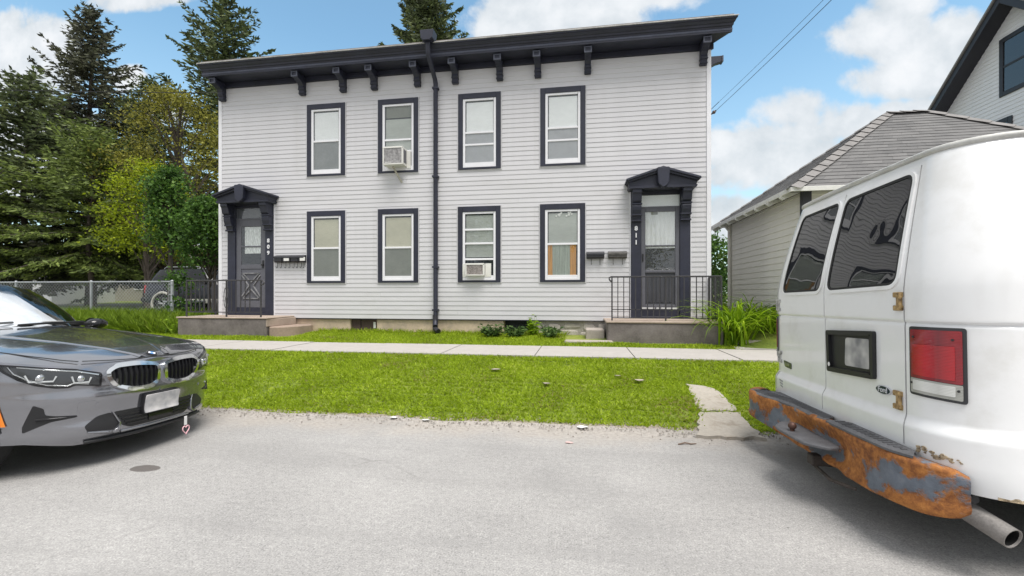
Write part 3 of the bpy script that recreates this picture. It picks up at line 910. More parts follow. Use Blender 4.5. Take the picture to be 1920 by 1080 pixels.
def bracket_proto():
    y = FY; w = .066
    prof = [(.012, 6.352), (.355, 6.352), (.355, 6.235), (.315, 6.222), (.24, 6.205), (.165, 6.17), (.125, 6.12), (.135, 6.07), (.118, 6.045), (.102, 6.03), (.108, 5.985), (.095, 5.965), (.095, 5.932), (.012, 5.932)]
    mb = MB(); mb.prism([(-p, z) for p, z in prof], 'x', -w, w)
    b = mb.build('eave_bracket', M['navy'], house, bevel=.005)
    b.location = (0, FY, 0)
    mb = MB(); h0, h1 = 6.232, 6.350
    for (a, c, d, e) in ((-.078, -.052, h0 - .006, h1), (.052, .078, h0 - .006, h1), (-.052, .052, h1 - .026, h1), (-.052, .052, h0 - .006, h0 + .020)):
        mb.box(a, c, -.372, -.345, d, e)
    mb.build('bracket_head', M['navy_lit'], b)  # head edges that catch sky light, painted as paler strips
    mb = MB(); mb.box(-.074, .074, -.128, -.010, 6.036, 6.060); mb.build('bracket_band', M['navy'], b, bevel=.004)
    mb = MB(); mb.box(-.074, .074, -.112, -.010, 5.955, 5.975); mb.build('bracket_band', M['navy'], b, bevel=.004)
    return b
br = bracket_proto()
for i, bx in enumerate([-8.505, -6.405, -5.384, -4.626, -3.600, -2.729, -1.733, -0.905, 0.147, 2.452]):
    o = br if i == 0 else copy_tree(br, house)
    o.location.x = bx
# brackets on the end wall under the return
o = copy_tree(br, house); o.rotation_euler = (0, 0, R(90)); o.location = (HX1 + .01, FY + .5, 0)
o = copy_tree(br, house); o.rotation_euler = (0, 0, R(90)); o.location = (HX1 + .01, FY + 3.5, 0)

# downspout and its head
mb = MB()
mb.tube([(-3.17, FY - .58, 6.60), (-3.17, FY - .58, 6.42), (-3.17, FY - .55, 6.33), (-3.17, FY - .13, 6.03), (-3.17, FY - .085, 5.94), (-3.17, FY - .085, 0.80), (-3.17, FY - .11, .68), (-3.14, FY - .20, .60)], .052, 10)
ds = mb.build('downspout', M['navy'], house, smooth=50)
mb = MB()
for z in (5.85, 3.9, 1.9, .95): mb.box(-3.235, -3.105, FY - .142, FY - .02, z - .02, z + .02)
mb.build('strap', M['navy'], ds)
mb = MB(); mb.tube([(-3.175, FY - .09, .84), (-3.175, FY - .095, .66), (-3.15, FY - .17, .54), (-3.05, FY - .26, .49)], .060, 10); mb.build('elbow', M['black_metal'], ds, smooth=50)
mb = MB(); mb.prism([(-3.31, 6.80), (-3.01, 6.80), (-3.04, 6.63), (-3.10, 6.585), (-3.24, 6.585), (-3.29, 6.63)], 'y', FY - .70, FY - .46); mb.build('rain_head', M['navy'], ds, bevel=.008)

# ------------------------------------------------------------------ steps, railings
def baluster(rail, x, y, z0, z1, r=.008):
    mb = MB(); mb.box(x - r, x + r, y - r, y + r, z0, z1); return mb.build('baluster', M['iron'], rail)

st = thing('concrete_stoop', 'tan topped concrete stoop with two steps leading to the door of 809', 'stoop', (-7.7, 9.0, .42))
mb = MB(); mb.box(-8.86, -6.67, 8.58, FY - .0, .25, .765); mb.build('base', M['stoop'], st, bevel=.02)
mb = MB(); mb.box(-8.88, -6.64, 8.56, FY - .002, .766, .80); mb.build('platform', M['stoop_top'], st, bevel=.012)
mb = MB(); mb.prism(rounded([(-6.66, 8.60), (-6.44, 8.62), (-6.20, 8.95), (-6.16, FY + .02), (-6.66, FY + .02)], .10, 4), 'z', .25, .60); mb.build('step', mat('tan_step_concrete', (0.31, 0.235, 0.19), .9, var=.22, vscale=3, bump=.3, bscale=40), st, bevel=.02)
mb = MB(); mb.prism([(-6.69, 8.585), (-6.655, 8.585), (-6.60, FY - .01), (-6.69, FY - .01)], 'z', .601, .764); mb.build('riser', M['stoop_top'], st, bevel=.008)

rl = thing('porch_railing', 'low black iron railing with scroll panel in front of the grey door', 'railing', (-7.7, 8.66, .80))
y = 8.66; za, zb = .80, 1.605
mb = MB(); mb.tube([(-8.70, y, zb), (-6.86, y, zb), (-6.80, y - .01, zb - .015), (-6.765, y - .02, zb - .06), (-6.80, y - .02, zb - .10), (-6.835, y - .01, zb - .07)], .014, 6); mb.tube([(-8.70, y, zb), (-8.70, FY - .03, zb)], .014, 6); mb.build('top_rail', M['iron'], rl, smooth=50)
mb = MB(); mb.box(-8.70, -6.86, y - .009, y + .009, .895, .915); mb.box(-8.708, -8.692, y, FY - .03, .895, .915); mb.build('bottom_rail', M['iron'], rl)
for px_ in (-8.70, -7.70, -6.86):
    mb = MB(); mb.box(px_ - .013, px_ + .013, y - .013, y + .013, za - .02, zb); mb.build('post', M['iron'], rl)
mb = MB(); mb.box(-8.713, -8.687, FY - .06, FY - .034, za - .02, zb); mb.build('post', M['iron'], rl)
for k in range(14):
    x_ = -8.70 + (k + 1) * 1.84 / 16.4
    if abs(x_ + 7.70) < .12: continue
    baluster(rl, x_, y, .915, zb - .01)
for k in range(6): baluster(rl, -8.70, y + (k + 1) * .115, .915, zb - .01)
mb = MB()
for s in (-1, 1):
    sc = [(-7.70 + s * (.02 + .045 * math.sin(t)), y, 1.22 + .22 * math.cos(t)) for t in np.linspace(0, math.pi * 1.5, 14)]
    mb.tube(sc, .007, 4)
mb.ball((-7.70, y, 1.22), (.03, .02, .035)); mb.build('scroll', M['iron'], rl)

st = thing('concrete_stoop', 'dark concrete stoop with one small side step below the door of 811', 'stoop', (1.6, 9.0, .42))
mb = MB(); mb.box(.50, 2.58, 8.57, FY, .25, .755); mb.build('base', M['stoop'], st, bevel=.02)
mb = MB(); mb.box(.47, 2.60, 8.55, FY - .002, .756, .80); mb.build('platform', M['stoop_top'], st, bevel=.012)
mb = MB(); mb.box(.10, .468, 8.95, FY - .04, .25, .60); mb.build('step', mat('pale_side_step', (0.36, 0.32, 0.29), .9, var=.2, vscale=4, bump=.3, bscale=40), st, bevel=.015)
mb = MB(); mb.box(-.30, .60, 8.42, 8.62, .30, .43); mb.build('footing', M['concrete_old'], st, bevel=.02)

rl = thing('porch_railing', 'straight black iron railing with plain bars in front of the storm door', 'railing', (1.5, 8.64, .80))
y = 8.64; zb = 1.635
mb = MB(); mb.tube([(.585, y, zb - .10), (.545, y, zb - .06), (.535, y, zb - .02), (.57, y, zb), (2.56, y, zb), (2.56, FY - .03, zb)], .014, 6); mb.build('top_rail', M['iron'], rl, smooth=50)
mb = MB(); mb.box(.59, 2.56, y - .008, y + .008, 1.005, 1.021); mb.box(.59, 2.56, y - .008, y + .008, .845, .862); mb.box(2.552, 2.568, y, FY - .03, .845, .862); mb.build('bottom_rail', M['iron'], rl)
for px_ in (.59, 1.575, 2.56):
    mb = MB(); mb.box(px_ - .013, px_ + .013, y - .013, y + .013, za - .02, zb); mb.build('post', M['iron'], rl)
mb = MB(); mb.box(2.547, 2.573, FY - .06, FY - .034, za - .02, zb); mb.build('post', M['iron'], rl)
for k in range(17):
    x_ = .59 + (k + 1) * 1.97 / 18
    if abs(x_ - 1.575) < .04: continue
    baluster(rl, x_, y, .862, zb - .01)
for k in range(7): baluster(rl, 2.56, y + (k + 1) * .105, .862, zb - .01)

# ------------------------------------------------------------------ window air conditioners
def air_conditioner(name, label, x0, x1, z0, z1, yo, yi, strut, rusty):
    t = thing(name, label, 'air conditioner', ((x0 + x1) / 2, yi, z0), group=None)
    mb = MB(); f = .028
    mb.box(x0, x1, yo, yo + .03, z1 - f, z1); mb.box(x0, x1, yo, yo + .03, z0, z0 + f); mb.box(x0, x0 + f, yo, yo + .03, z0 + f, z1 - f); mb.box(x1 - f, x1, yo, yo + .03, z0 + f, z1 - f)
    mb.box(x0 + .004, x1 - .004, yo + .03, yi, z0 + .004, z1 - .004)
    mb.build('case', M['plastic_white'], t, bevel=.006)
    m_ = mat('rusty_condenser_coil', (0.20, 0.15, 0.14), .6, var=.8, vscale=40, color2=(.55, .50, .48)) if rusty else mat('grey_condenser_coil', (0.27, 0.26, 0.265), .6, var=.5, vscale=22, color2=(.5, .49, .50))
    mb = MB(); mb.box(x0 + f, x1 - f, yo + .012, yo + .029, z0 + f, z1 - f)
    mb.build('coil', m_, t)
    n = 14
    for k in range(0, n):
        xx = x0 + f + (x1 - x0 - 2 * f) * (k + .5) / n
        mb = MB(); mb.box(xx - .003, xx + .003, yo + .004, yo + .0125, z0 + f, z1 - f); mb.build('fin', m_, t)
    if not rusty:
        for k in range(6):
            yy = yo + .07 + k * (yi - yo - .12) / 6
            mb = MB(); mb.box(x1 - .006, x1 + .001, yy, yy + .022, z0 + .06, z1 - .05); mb.build('louvre', M['door_grey'], t)
        mb = MB(); mb.box(x0 + .06, x0 + .20, yo - .002, yo + .003, z0 + .045, z0 + .058); mb.build('maker_plate', M['paper'], t)
    mb = MB()
    if not rusty:
        mb.box(x1 + .001, x1 + .085, yi - .02, yi - .005, z0 - .02, z1 - .03)
    else:
        mb.box(x0 - .10, x0 - .002, FY - .035, FY - .025, z0 - .02, z1 + .005)
        mb.build('filler_panel', M['plastic_white'], t); mb = MB()
        mb.box(x1 + .002, x1 + .13, FY - .035, FY - .025, z0 - .02, z1 + .005)
    mb.build('filler_panel', M['plastic_white'], t)
    if strut:
        mb = MB(); mb.tube([((x0 + x1) / 2 - .06, yo + .15, z0 - .005), ((x0 + x1) / 2 + .10, FY - .02, z0 - .33)], .022, 4); mb.build('support_strut', mat('bare_wood_strut', (.42, .40, .33), .7, var=.2, vscale=8), t)
    return t
air_conditioner('window_air_conditioner', 'white air conditioner jutting on a wooden strut from the upper window beside the downspout', -4.315, -3.850, 4.150, 4.548, 9.20, FY - .03, True, False)
air_conditioner('window_air_conditioner', 'small white air conditioner with rusty coil sitting in a ground floor window', -2.475, -2.06, 1.70, 1.97, 9.33, FY - .03, False, True)

# ------------------------------------------------------------------ mailboxes
def mailbox(x0, x1, z0, z1, label, group, paper=0, worn=False):
    t = thing('mailbox', label, 'mailbox', ((x0 + x1) / 2, FY - .02, z0), group=group)
    m_ = mat('worn_black_metal', (.045, .045, .047), .5, var=.8, vscale=12, color2=(.13, .12, .11)) if worn else M['black_metal']
    y1 = FY - .018; y0 = y1 - .10
    mb = MB(); mb.prism([(y1, z0), (y0 + .02, z0), (y0, z0 + .03), (y0, z1 - .04), (y1, z1)], 'x', x0, x1); mb.build('box', m_, t, bevel=.006)
    mb = MB(); mb.prism([(y1, z1 + .004), (y0 - .012, z1 - .040), (y0 - .014, z1 - .075), (y0 - .004, z1 - .075), (y0 - .002, z1 - .046), (y1, z1 + .001)], 'x', x0 - .006, x1 + .006); mb.build('lid', m_, t, bevel=.002)
    for fx in (.26, .76):
        xx = x0 + (x1 - x0) * fx
        mb = MB(); mb.tube([(xx, y1 - .03, z0 + .002), (xx, y1 - .032, z0 - .10), (xx, y1 - .045, z0 - .125), (xx, y1 - .07, z0 - .125), (xx, y1 - .08, z0 - .10)], .006, 5); mb.build('newspaper_hook', m_, t)
    if paper:
        mb = MB(); mb.box(x0 + .05, x0 + .05 + .13, y0 - .012, y0 - .006, z0 + .035, z0 + .12); mb.build('paper_tag', M['paper'], t)
gl_ = 'mailboxes in a row left of the mail windows'
for i, (a, b, lab, pp) in enumerate([(-7.10, -6.90, 'small black mailbox nearest the doorpost of 809', 0), (-6.885, -6.685, 'small black mailbox with white tag, second from the doorpost of 809', 1),
                                     (-6.67, -6.49, 'plain small black mailbox between two white tagged ones', 0), (-6.475, -6.335, 'small black mailbox with white tag touching the window casing', 1)]):
    mailbox(a, b, 2.04, 2.215, lab, 'row of small black mailboxes beside door 809', pp)
mailbox(.125, .485, 2.045, 2.195, 'plain black wall mailbox beside the window with orange curtains', 'wide black mailboxes beside door 811')
mailbox(.57, .945, 2.045, 2.195, 'scratched dark wall mailbox next to the doorpost numbered 811', 'wide black mailboxes beside door 811', 0, True)
# service bracket on the corner of the house
t = thing('service_bracket', 'small dark insulator bracket on the upper right corner of the grey house', 'insulator', (HX1 + .03, FY + .1, 4.95))
mb = MB(); mb.box(HX1 + .012, HX1 + .03, FY + .06, FY + .12, 4.84, 5.06); mb.build('plate', M['galv'], t)
mb = MB(); mb.tube([(HX1 + .03, FY + .09, 4.98), (HX1 + .13, FY + .06, 5.05)], .016, 6); mb.tube([(HX1 + .03, FY + .09, 5.08), (HX1 + .17, FY + .0, 5.20)], .006, 5); mb.tube([(HX1 + .03, FY + .09, 4.88), (HX1 + .03, FY + .07, 4.70)], .008, 5); mb.build('arm', M['iron'], t)
mb = MB(); mb.ball((HX1 + .09, FY + .07, 5.02), .035); mb.build('insulator_knob', mat('brown_porcelain', (.10, .06, .045), .3), t, smooth=60)
# ------------------------------------------------------------------ garage with the grey hip roof
gar = thing('garage', 'low beige clapboard garage with grey shingled hip roof', 'garage', (6.5, 10.2, .78))
GX, GY0, GY1, GXR, GZ = 3.75, 8.2, 12.1, 9.35, 3.12
mb = MB(); mb.box(GX + .012, GXR - .01, GY0 + .012, GY1, .45, GZ); mb.build('wall', M['sheath'], gar)
gex = .122
gb = MB(); gb.prism([(-.004, gex + .014), (-.02, .003), (-.02, 0), (-.001, 0), (-.001, gex + .014)], 'x', 0, 1)
gme = gb.mesh('clapboard'); gme.materials.append(M['garage_siding'])
nrow = int((GZ - .78) / gex)
for i in range(nrow):
    z = .80 + i * gex
    o = link('clapboard', gme, None, gar); o.location = (GX + .012, GY1 - .02, z); o.rotation_euler = (0, 0, R(-90)); o.scale = (GY1 - GY0 - .12, 1, 1)
    for a, b in ((GX + .12, 4.42), (5.6, GXR - .1)) if 12 < i < 18 else ((GX + .12, GXR - .1),):
        o = link('clapboard', gme, None, gar); o.location = (a, GY0 + .012, z); o.scale = (b - a, 1, 1)
mb = MB(); mb.box(GX - .02, GX + .115, GY0 - .022, GY0 + .10, .6, GZ); mb.build('corner_board', mat('charcoal_trim', (.045, .047, .055), .5, var=.2, vscale=5), gar, bevel=.005)
mb = MB(); mb.box(GX - .012, GX + .08, GY1 - .10, GY1 + .02, .6, GZ); mb.build('corner_board', M['garage_siding'], gar, bevel=.005)
mb = MB(); mb.box(4.42, 5.58, GY0 - .03, GY0 + .02, 2.22, 3.06)
gw = mb.build('window', bpy.data.materials['charcoal_trim'], gar, bevel=.005)
mb = MB(); mb.box(4.53, 5.47, GY0 - .036, GY0 - .032, 2.32, 2.95); mb.build('pane', glass_mat('dark_garage_glass', dark=.8), gw)
# low dark skirt and a vent pipe at the base of the side wall
mb = MB(); mb.box(GX - .004, GX + .10, GY0 + .1, GY1, .45, .79); mb.build('foundation', M['stone_grey'], gar)
mb = MB(); mb.tube([(GX - .06, 9.25, .74), (GX - .06, 9.25, 1.00)], .030, 8); mb.tube([(GX - .07, 9.25, 1.0), (GX - .02, 9.25, 1.06)], .042, 8); mb.build('vent_pipe', M['plastic_black'], gar)
mb = MB(); mb.tube([(GX - .045, 11.86, 3.05), (GX - .045, 11.86, .9)], .035, 8); mb.tube([(GX - .25, 11.95, 3.10), (GX - .15, 11.9, 3.04), (GX - .045, 11.86, 2.88)], .035, 8); mb.build('downspout', M['garage_siding'], gar, smooth=50)
# hip roof
ex0, ex1, ey0, ey1, ez = 3.43, 9.67, 7.90, 12.42, 3.05
ap, aq, az_ = (6.2, 10.15), (6.92, 10.15), 5.01
mb = MB()
V = [(ex0, ey0, ez), (ex1, ey0, ez), (ex1, ey1, ez), (ex0, ey1, ez), (ap[0], ap[1], az_), (aq[0], aq[1], az_)]
mb.add(V, [(0, 1, 5, 4), (1, 2, 5), (2, 3, 4, 5), (3, 0, 4), (3, 2, 1, 0)])
rf = mb.build('roof', M['roof_dark'], gar)
def shingle_plane(nm, e0, e1, r0, r1, rows):
    """courses of single tabs between the eave e0-e1 and the ridge r0-r1"""
    e0, e1, r0, r1 = map(Vector, (e0, e1, r0, r1))
    n = (e1 - e0).cross(r0 - e0).normalized()
    if n.z < 0: n = -n
    vs = []; rg = random.Random(int(e0.x * 100))
    for i in range(rows):
        t0, t1 = i / rows, min(1, (i + 1.12) / rows)
        a0, b0 = e0.lerp(r0, t0), e1.lerp(r1, t0); a1, b1 = e0.lerp(r0, t1), e1.lerp(r1, t1)
        L = (b0 - a0).length
        m = max(1, int(L / .305)); off = (i % 2) * .5
        for k in range(-1, m + 1):
            s0 = max(0, (k + off) / m); s1 = min(1, (k + 1 + off) / m - .0005)
            if s1 - s0 < .01: continue
            h = rg.uniform(.011, .014); h2 = .003
            vs.append([a0.lerp(b0, s0) + n * h, a0.lerp(b0, s1) + n * h, a1.lerp(b1, s1) + n * h2, a1.lerp(b1, s0) + n * h2])
            vs.append([a0.lerp(b0, s0) + n * h, a0.lerp(b0, s1) + n * h, a0.lerp(b0, s1) - n * .004, a0.lerp(b0, s0) - n * .004])
    arr = np.array([[tuple(p) for p in q] for q in vs])
    me = quads_mesh('shingles', arr, 4, np.repeat(RNG.random(len(vs) // 2), 2))
    o = link('shingles', me, M['shingle_tab'], gar); o['kind'] = 'stuff'
sm = bpy.data.materials.new('grey_shingle_tabs'); sm.use_nodes = True
N = NT(sm.node_tree); b = N.n['Principled BSDF']; at = N.new('ShaderNodeAttribute', attribute_name='tint'); tc = N.new('ShaderNodeTexCoord')
f = N.math('ADD', N.math('MULTIPLY', at.outputs['Fac'], .22), N.math('MULTIPLY', N.noise(tc.outputs['Object'], 2.0, 8, .7), .75))
N.l.new(N.ramp(f, [(.2, (.095, .094, .096)), (.5, (.150, .147, .147)), (.8, (.205, .200, .199))]), b.inputs['Base Color']); b.inputs['Roughness'].default_value = .92
bp = N.new('ShaderNodeBump'); bp.inputs['Distance'].default_value = .004; bp.inputs['Strength'].default_value = .6; N.l.new(N.noise(tc.outputs['Object'], 140, 3, .7), bp.inputs['Height']); N.l.new(bp.outputs[0], b.inputs['Normal'])
M['shingle_tab'] = sm
shingle_plane('f', V[0], V[1], V[4], V[5], 24)
shingle_plane('l', V[3], V[0], V[4], V[4], 26)
shingle_plane('r', V[1], V[2], V[5], V[5], 26)
def ridge_caps(p, q, n):
    p, q = Vector(p), Vector(q); d = (q - p).normalized(); s = d.cross(Vector((0, 0, 1))).normalized(); u = s.cross(d)
    for k in range(n):
        a = p.lerp(q, k / n); c = p.lerp(q, min(1, (k + 1.15) / n)); w = .13
        mb = MB()
        mb.add([a - s * w - u * .055 + u * .03, a + u * .045, a + s * w - u * .055 + u * .03, c - s * w - u * .065 + u * .02, c + u * .028, c + s * w - u * .065 + u * .02], [(0, 1, 4, 3), (1, 2, 5, 4)])
        mb.build('ridge_cap', M['shingle'], rf)
ridge_caps(V[0], V[4], 16); ridge_caps(V[4], V[5], 3); ridge_caps(V[1], V[5], 12); ridge_caps(V[3], V[4], 14)
# eave boards and exposed rafter ends
mb = MB(); mb.box(ex0 - .02, ex0 + .005, ey0 - .01, ey1, ez - .055, ez + .02); mb.box(ex0, ex1, ey0 - .02, ey0 + .005, ez - .055, ez + .02); mb.build('fascia', M['plastic_white'], gar, bevel=.004)
for k in range(8):
    yy = ey0 + .35 + k * .56
    mb = MB(); mb.prism([(ex0 - .03, ez - .085), (ex0 + .02, ez - .12), (GX + .02, ez + .02), (GX + .02, ez + .10), (ex0 - .03, ez - .02)], 'y', yy, yy + .06); mb.build('rafter_tail', M['plastic_white'], gar)

# ------------------------------------------------------------------ tall gabled house beyond the garage
gh = thing('gabled_house', 'tall pale grey clapboard house end with black gable trim above the garage', 'house', (17, 15.5, .8))
WX, PY, PZ, HW, EZ = 13.0, 15.55, 10.25, 4.2, 6.45
slope = (PZ - EZ) / HW
mb = MB(); mb.prism([(PY - HW, .5), (PY + HW, .5), (PY + HW, EZ), (PY, PZ), (PY - HW, EZ)], 'x', WX + .012, 22); mb.build('wall', M['sheath'], gh)
bd = MB(); ge = .125; bd.prism([(-.004, ge + .014), (-.02, .003), (-.02, 0), (-.001, 0), (-.001, ge + .014)], 'x', 0, 1)
bme = bd.mesh('clapboard'); bme.materials.append(M['house_grey'])
wy0, wy1, wz0, wz1 = PY - .45, PY + .52, 7.45, 9.25
k = 0
while True:
    z = 3.2 + k * ge; k += 1
    if z > PZ - .15: break
    hw = HW if z < EZ else max(0.05, (PZ - z - ge * .5) / slope)
    segs = [(PY + hw, PY - hw)]
    if wz0 - .02 <= z <= wz1 - .08: segs = [(PY + hw, wy1 + .01), (wy0 - .01, PY - hw)]
    for a, b in segs:
        if a - b > .05:
            o = link('clapboard', bme, None, gh); o.location = (WX + .012, a, z); o.rotation_euler = (0, 0, R(-90)); o.scale = (a - b, 1, 1)
M['black_trim'] = mat('near_black_trim', (.018, .018, .026), .5, var=.2, vscale=4)
def rake(sgn):
    mb = MB(); oh = .45
    e = (PY + sgn * (HW + .55), EZ - .55 * slope); p = (PY, PZ)
    mb.prism([(e[0], e[1] - .12), (p[0], p[1] - .12), (p[0], p[1] + .16), (e[0], e[1] + .16)], 'x', WX - oh, WX + .011)
    mb.build('rake_board', M['black_trim'], gh, bevel=.01)
    mb = MB(); mb.prism([(e[0], e[1] + .161), (p[0], p[1] + .161), (p[0], p[1] + .24), (e[0], e[1] + .24)], 'x', WX - oh - .05, 22.2); mb.build('roof', M['shingle'], gh)
rake(1); rake(-1)
def gh_window(y0, y1, z0, z1):
    mb = MB(); c = .13
    mb.box(WX - .035, WX + .02, y0, y0 + c, z0, z1); mb.box(WX - .035, WX + .02, y1 - c, y1, z0, z1); mb.box(WX - .035, WX + .02, y0 + c, y1 - c, z1 - c, z1); mb.box(WX - .04, WX + .02, y0 + c, y1 - c, z0, z0 + c)
    mb.box(WX - .025, WX + .01, y0 + c, y1 - c, (z0 + z1) / 2 - .035, (z0 + z1) / 2 + .035)
    w = mb.build('window', M['black_trim'], gh, bevel=.006)
    for a, b in ((z0 + c, (z0 + z1) / 2 - .035), ((z0 + z1) / 2 + .035, z1 - c)):
        mb = MB(); mb.box(WX - .010, WX - .004, y0 + c, y1 - c, a, b); mb.build('pane', M['violet_glass'], w)
M['violet_glass'] = glass_mat('dark_reflective_pane', dark=.92, ior=2.0, wob=.003)
gh_window(wy0, wy1, wz0, wz1); gh_window(PY + .1, PY + 1.1, 4.8, 6.75)

# ------------------------------------------------------------------ far outbuildings behind the trees
ob = thing('outbuilding', 'low tan outbuilding glimpsed behind the trunks of the spruces', 'outbuilding', (-29, 32, .7))
mb = MB(); mb.box(-38, -20, 31, 37, .4, 3.9); mb.build('wall', mat('tan_board_wall', (.30, .275, .235), .8, var=.12, vscale=1.5), ob)
mb = MB(); mb.prism([(30.4, 3.8), (37.6, 3.8), (34, 5.6)], 'x', -38.5, -19.5); mb.build('roof', M['shingle'], ob)
for a in (-36, -31.5, -26.5):
    mb = MB(); mb.box(a, a + 1.1, 30.94, 31.02, 1.6, 3.0); w = mb.build('window', M['trim_white'], ob)
    mb = MB(); mb.box(a + .1, a + 1.0, 30.92, 30.935, 1.7, 2.9); mb.build('pane', bpy.data.materials['dark_garage_glass'], w)
ob = thing('outbuilding', 'white shed seen through the gap under the leftmost trees', 'shed', (-38.5, 25.5, .7))
mb = MB(); mb.box(-42, -34.2, 24, 28, .4, 3.2); mb.build('wall', mat('white_board_wall', (.68, .68, .68), .7, var=.08, vscale=1.5), ob)
mb = MB(); mb.prism([(23.6, 3.1), (28.4, 3.1), (26, 4.3)], 'x', -42.4, -33.9); mb.build('roof', M['shingle'], ob)
mb = MB(); mb.box(-40.6, -38.0, 23.94, 24.02, .6, 2.7); mb.build('door', M['garage_siding'], ob)
mb = MB(); mb.box(-37, -36, 23.94, 24.02, 1.5, 2.6); w = mb.build('window', M['door_grey'], ob)
mb = MB(); mb.box(-36.92, -36.08, 23.92, 23.935, 1.58, 2.52); mb.build('pane', bpy.data.materials['dark_garage_glass'], w)

# ------------------------------------------------------------------ chain-link fence
fn = thing('chain_link_fence', 'grey chain-link fence with round posts along the tall grass left of the house', 'fence', (-15, 11.1, .45))
FX0, FX1, FYY = -23.0, -11.70, 11.1; ft = 1.66; fb = .50
vs = MB(); d_ = .105; h_ = ft - fb
def wire(p, q, r=.0026):
    p, q = Vector(p), Vector(q); n = Vector((0, 1, 0)); t = (q - p).normalized(); s = t.cross(n) * r
    vs.add([p - s - n * r, p + s - n * r, p + n * r, q - s - n * r, q + s - n * r, q + n * r], [(0, 1, 4, 3), (1, 2, 5, 4), (2, 0, 3, 5)])
nn = int((FX1 - FX0) / d_)
for k in range(-int(h_ / d_), nn):
    x = FX0 + k * d_
    a0, b0 = x, x + h_
    za_, zb_ = fb, ft
    if a0 < FX0: za_ = fb + (FX0 - a0); a0 = FX0
    if b0 > FX1: zb_ = ft - (b0 - FX1); b0 = FX1
    if b0 > a0:
        wire((a0, FYY - .003, za_), (b0, FYY - .003, zb_))
    a0, b0 = x, x + h_; za_, zb_ = ft, fb
    if a0 < FX0: za_ = ft - (FX0 - a0); a0 = FX0
    if b0 > FX1: zb_ = fb + (b0 - FX1); b0 = FX1
    if b0 > a0:
        wire((a0, FYY + .003, za_), (b0, FYY + .003, zb_))
for k in range(nn):     # twisted barbs along the top
    wire((FX0 + k * d_, FYY, ft - .01), (FX0 + k * d_ + .012, FYY, ft + .035), .003)
me = bpy.data.meshes.new('wire_mesh'); me.from_pydata(vs.v, [], vs.f); o = link('wire_mesh', me, M['galv'], fn); o['kind'] = 'stuff'
mb = MB(); mb.tube([(FX0, FYY + .03, ft), (FX1, FYY + .03, ft)], .021, 8); mb.build('top_rail', M['galv'], fn, smooth=60)
for px_, r_ in ((FX1 + .03, .042), (-14.45, .030), (-17.2, .030), (-19.95, .030), (-22.7, .03)):
    mb = MB(); mb.tube([(px_, FYY + .04, .25), (px_, FYY + .04, ft + .015)], r_, 12); p_ = mb.build('post', M['galv'], fn, smooth=50)
    mb = MB(); mb.ball((px_, FYY + .04, ft + .02), (r_ * 1.15, r_ * 1.15, .03)); mb.build('post_cap', M['galv'], p_, smooth=60)
for z in (.62, .95, 1.28, 1.58):
    mb = MB(); mb.tube([(FX1 + .03 - .05, FYY - .006, z), (FX1 + .03 + .05, FYY - .006, z)], .012, 6); mb.build('tension_band', M['galv'], fn)
mb = MB(); mb.box(FX1 - .035, FX1 - .028, FYY - .012, FYY + .012, fb, ft); mb.build('tension_bar', M['galv'], fn)

# storage chest behind the end post
ch = thing('storage_chest', 'dark plastic storage chest with pale lid beside the fence end post', 'storage box', (-12.35, 12.25, .46))
mb = MB(); mb.box(-12.86, -11.90, 12.0, 12.5, .44, 1.02); mb.build('body', mat('dark_blue_plastic', (.025, .03, .045), .45, var=.2, vscale=5), ch, bevel=.02)
mb = MB(); mb.box(-12.89, -11.87, 11.97, 12.53, 1.021, 1.085); mb.build('lid', mat('grey_plastic_lid', (.24, .25, .27), .4, var=.1, vscale=5), ch, bevel=.015)
for a in (-12.7, -12.45, -12.2, -12.0):
    mb = MB(); mb.box(a - .015, a + .015, 11.988, 12.0, .5, .98); mb.build('rib', bpy.data.materials['dark_blue_plastic'], ch)

# ------------------------------------------------------------------ overhead wires
def sag(p, q, s, n=14):
    p, q = Vector(p), Vector(q)
    return [p.lerp(q, t / n) - Vector((0, 0, s * 4 * (t / n) * (1 - t / n))) for t in range(n + 1)]
w_ = MB(); w_.tube(sag((HX1 + .13, FY + .06, 5.05), (4.9, -7, 6.3), .36, 24), .0042, 5); w_.tube(sag((HX1 + .17, FY + .0, 5.20), (4.9, -7, 6.42), .38, 24), .0028, 5)
tag(w_.build('service_wire', M['plastic_black']), 'twisted service drop wire climbing from the house corner into the sky', 'wire')
w_ = MB(); w_.tube(sag((-36, 14.6, 10.9), (-6, 19.3, 10.5), .3), .017, 5)
tag(w_.build('overhead_line', M['plastic_black']), 'thin dark utility line crossing the sky in front of the spruces', 'wire')
# ------------------------------------------------------------------ foliage
M['bark'] = mat('spruce_bark', (0.075, 0.060, 0.050), .95, var=.4, vscale=3, bump=.6, bscale=20, stretch=(1, 1, .3))
M['spruce'] = leaf_mat('spruce_needles', (0.030, 0.042, 0.022), (0.13, 0.165, 0.065), (0.25, 0.29, 0.11), .32, .55)
M['spruce_green'] = leaf_mat('green_spruce_needles', (0.045, 0.065, 0.022), (0.20, 0.265, 0.065), (0.36, 0.42, 0.11), .35, .6)
M['spruce_old'] = leaf_mat('old_spruce_needles', (0.034, 0.036, 0.028), (0.12, 0.128, 0.08), (0.20, 0.21, 0.13), .28, .6)
M['olive'] = leaf_mat('olive_foliage', (0.07, 0.07, 0.016), (0.28, 0.27, 0.045), (0.46, 0.43, 0.09), .42, .8)
M['lime'] = leaf_mat('yellow_green_leaves', (0.10, 0.14, 0.008), (0.33, 0.41, 0.016), (0.50, 0.54, 0.035), .45, .9)
M['maple'] = leaf_mat('mid_green_leaves', (0.030, 0.070, 0.016), (0.10, 0.20, 0.035), (0.20, 0.32, 0.055), .35, 1.4)
M['lily'] = leaf_mat('daylily_leaves', (0.09, 0.18, 0.008), (0.30, 0.47, 0.018), (0.50, 0.64, 0.06), .45, 2.5, .4)
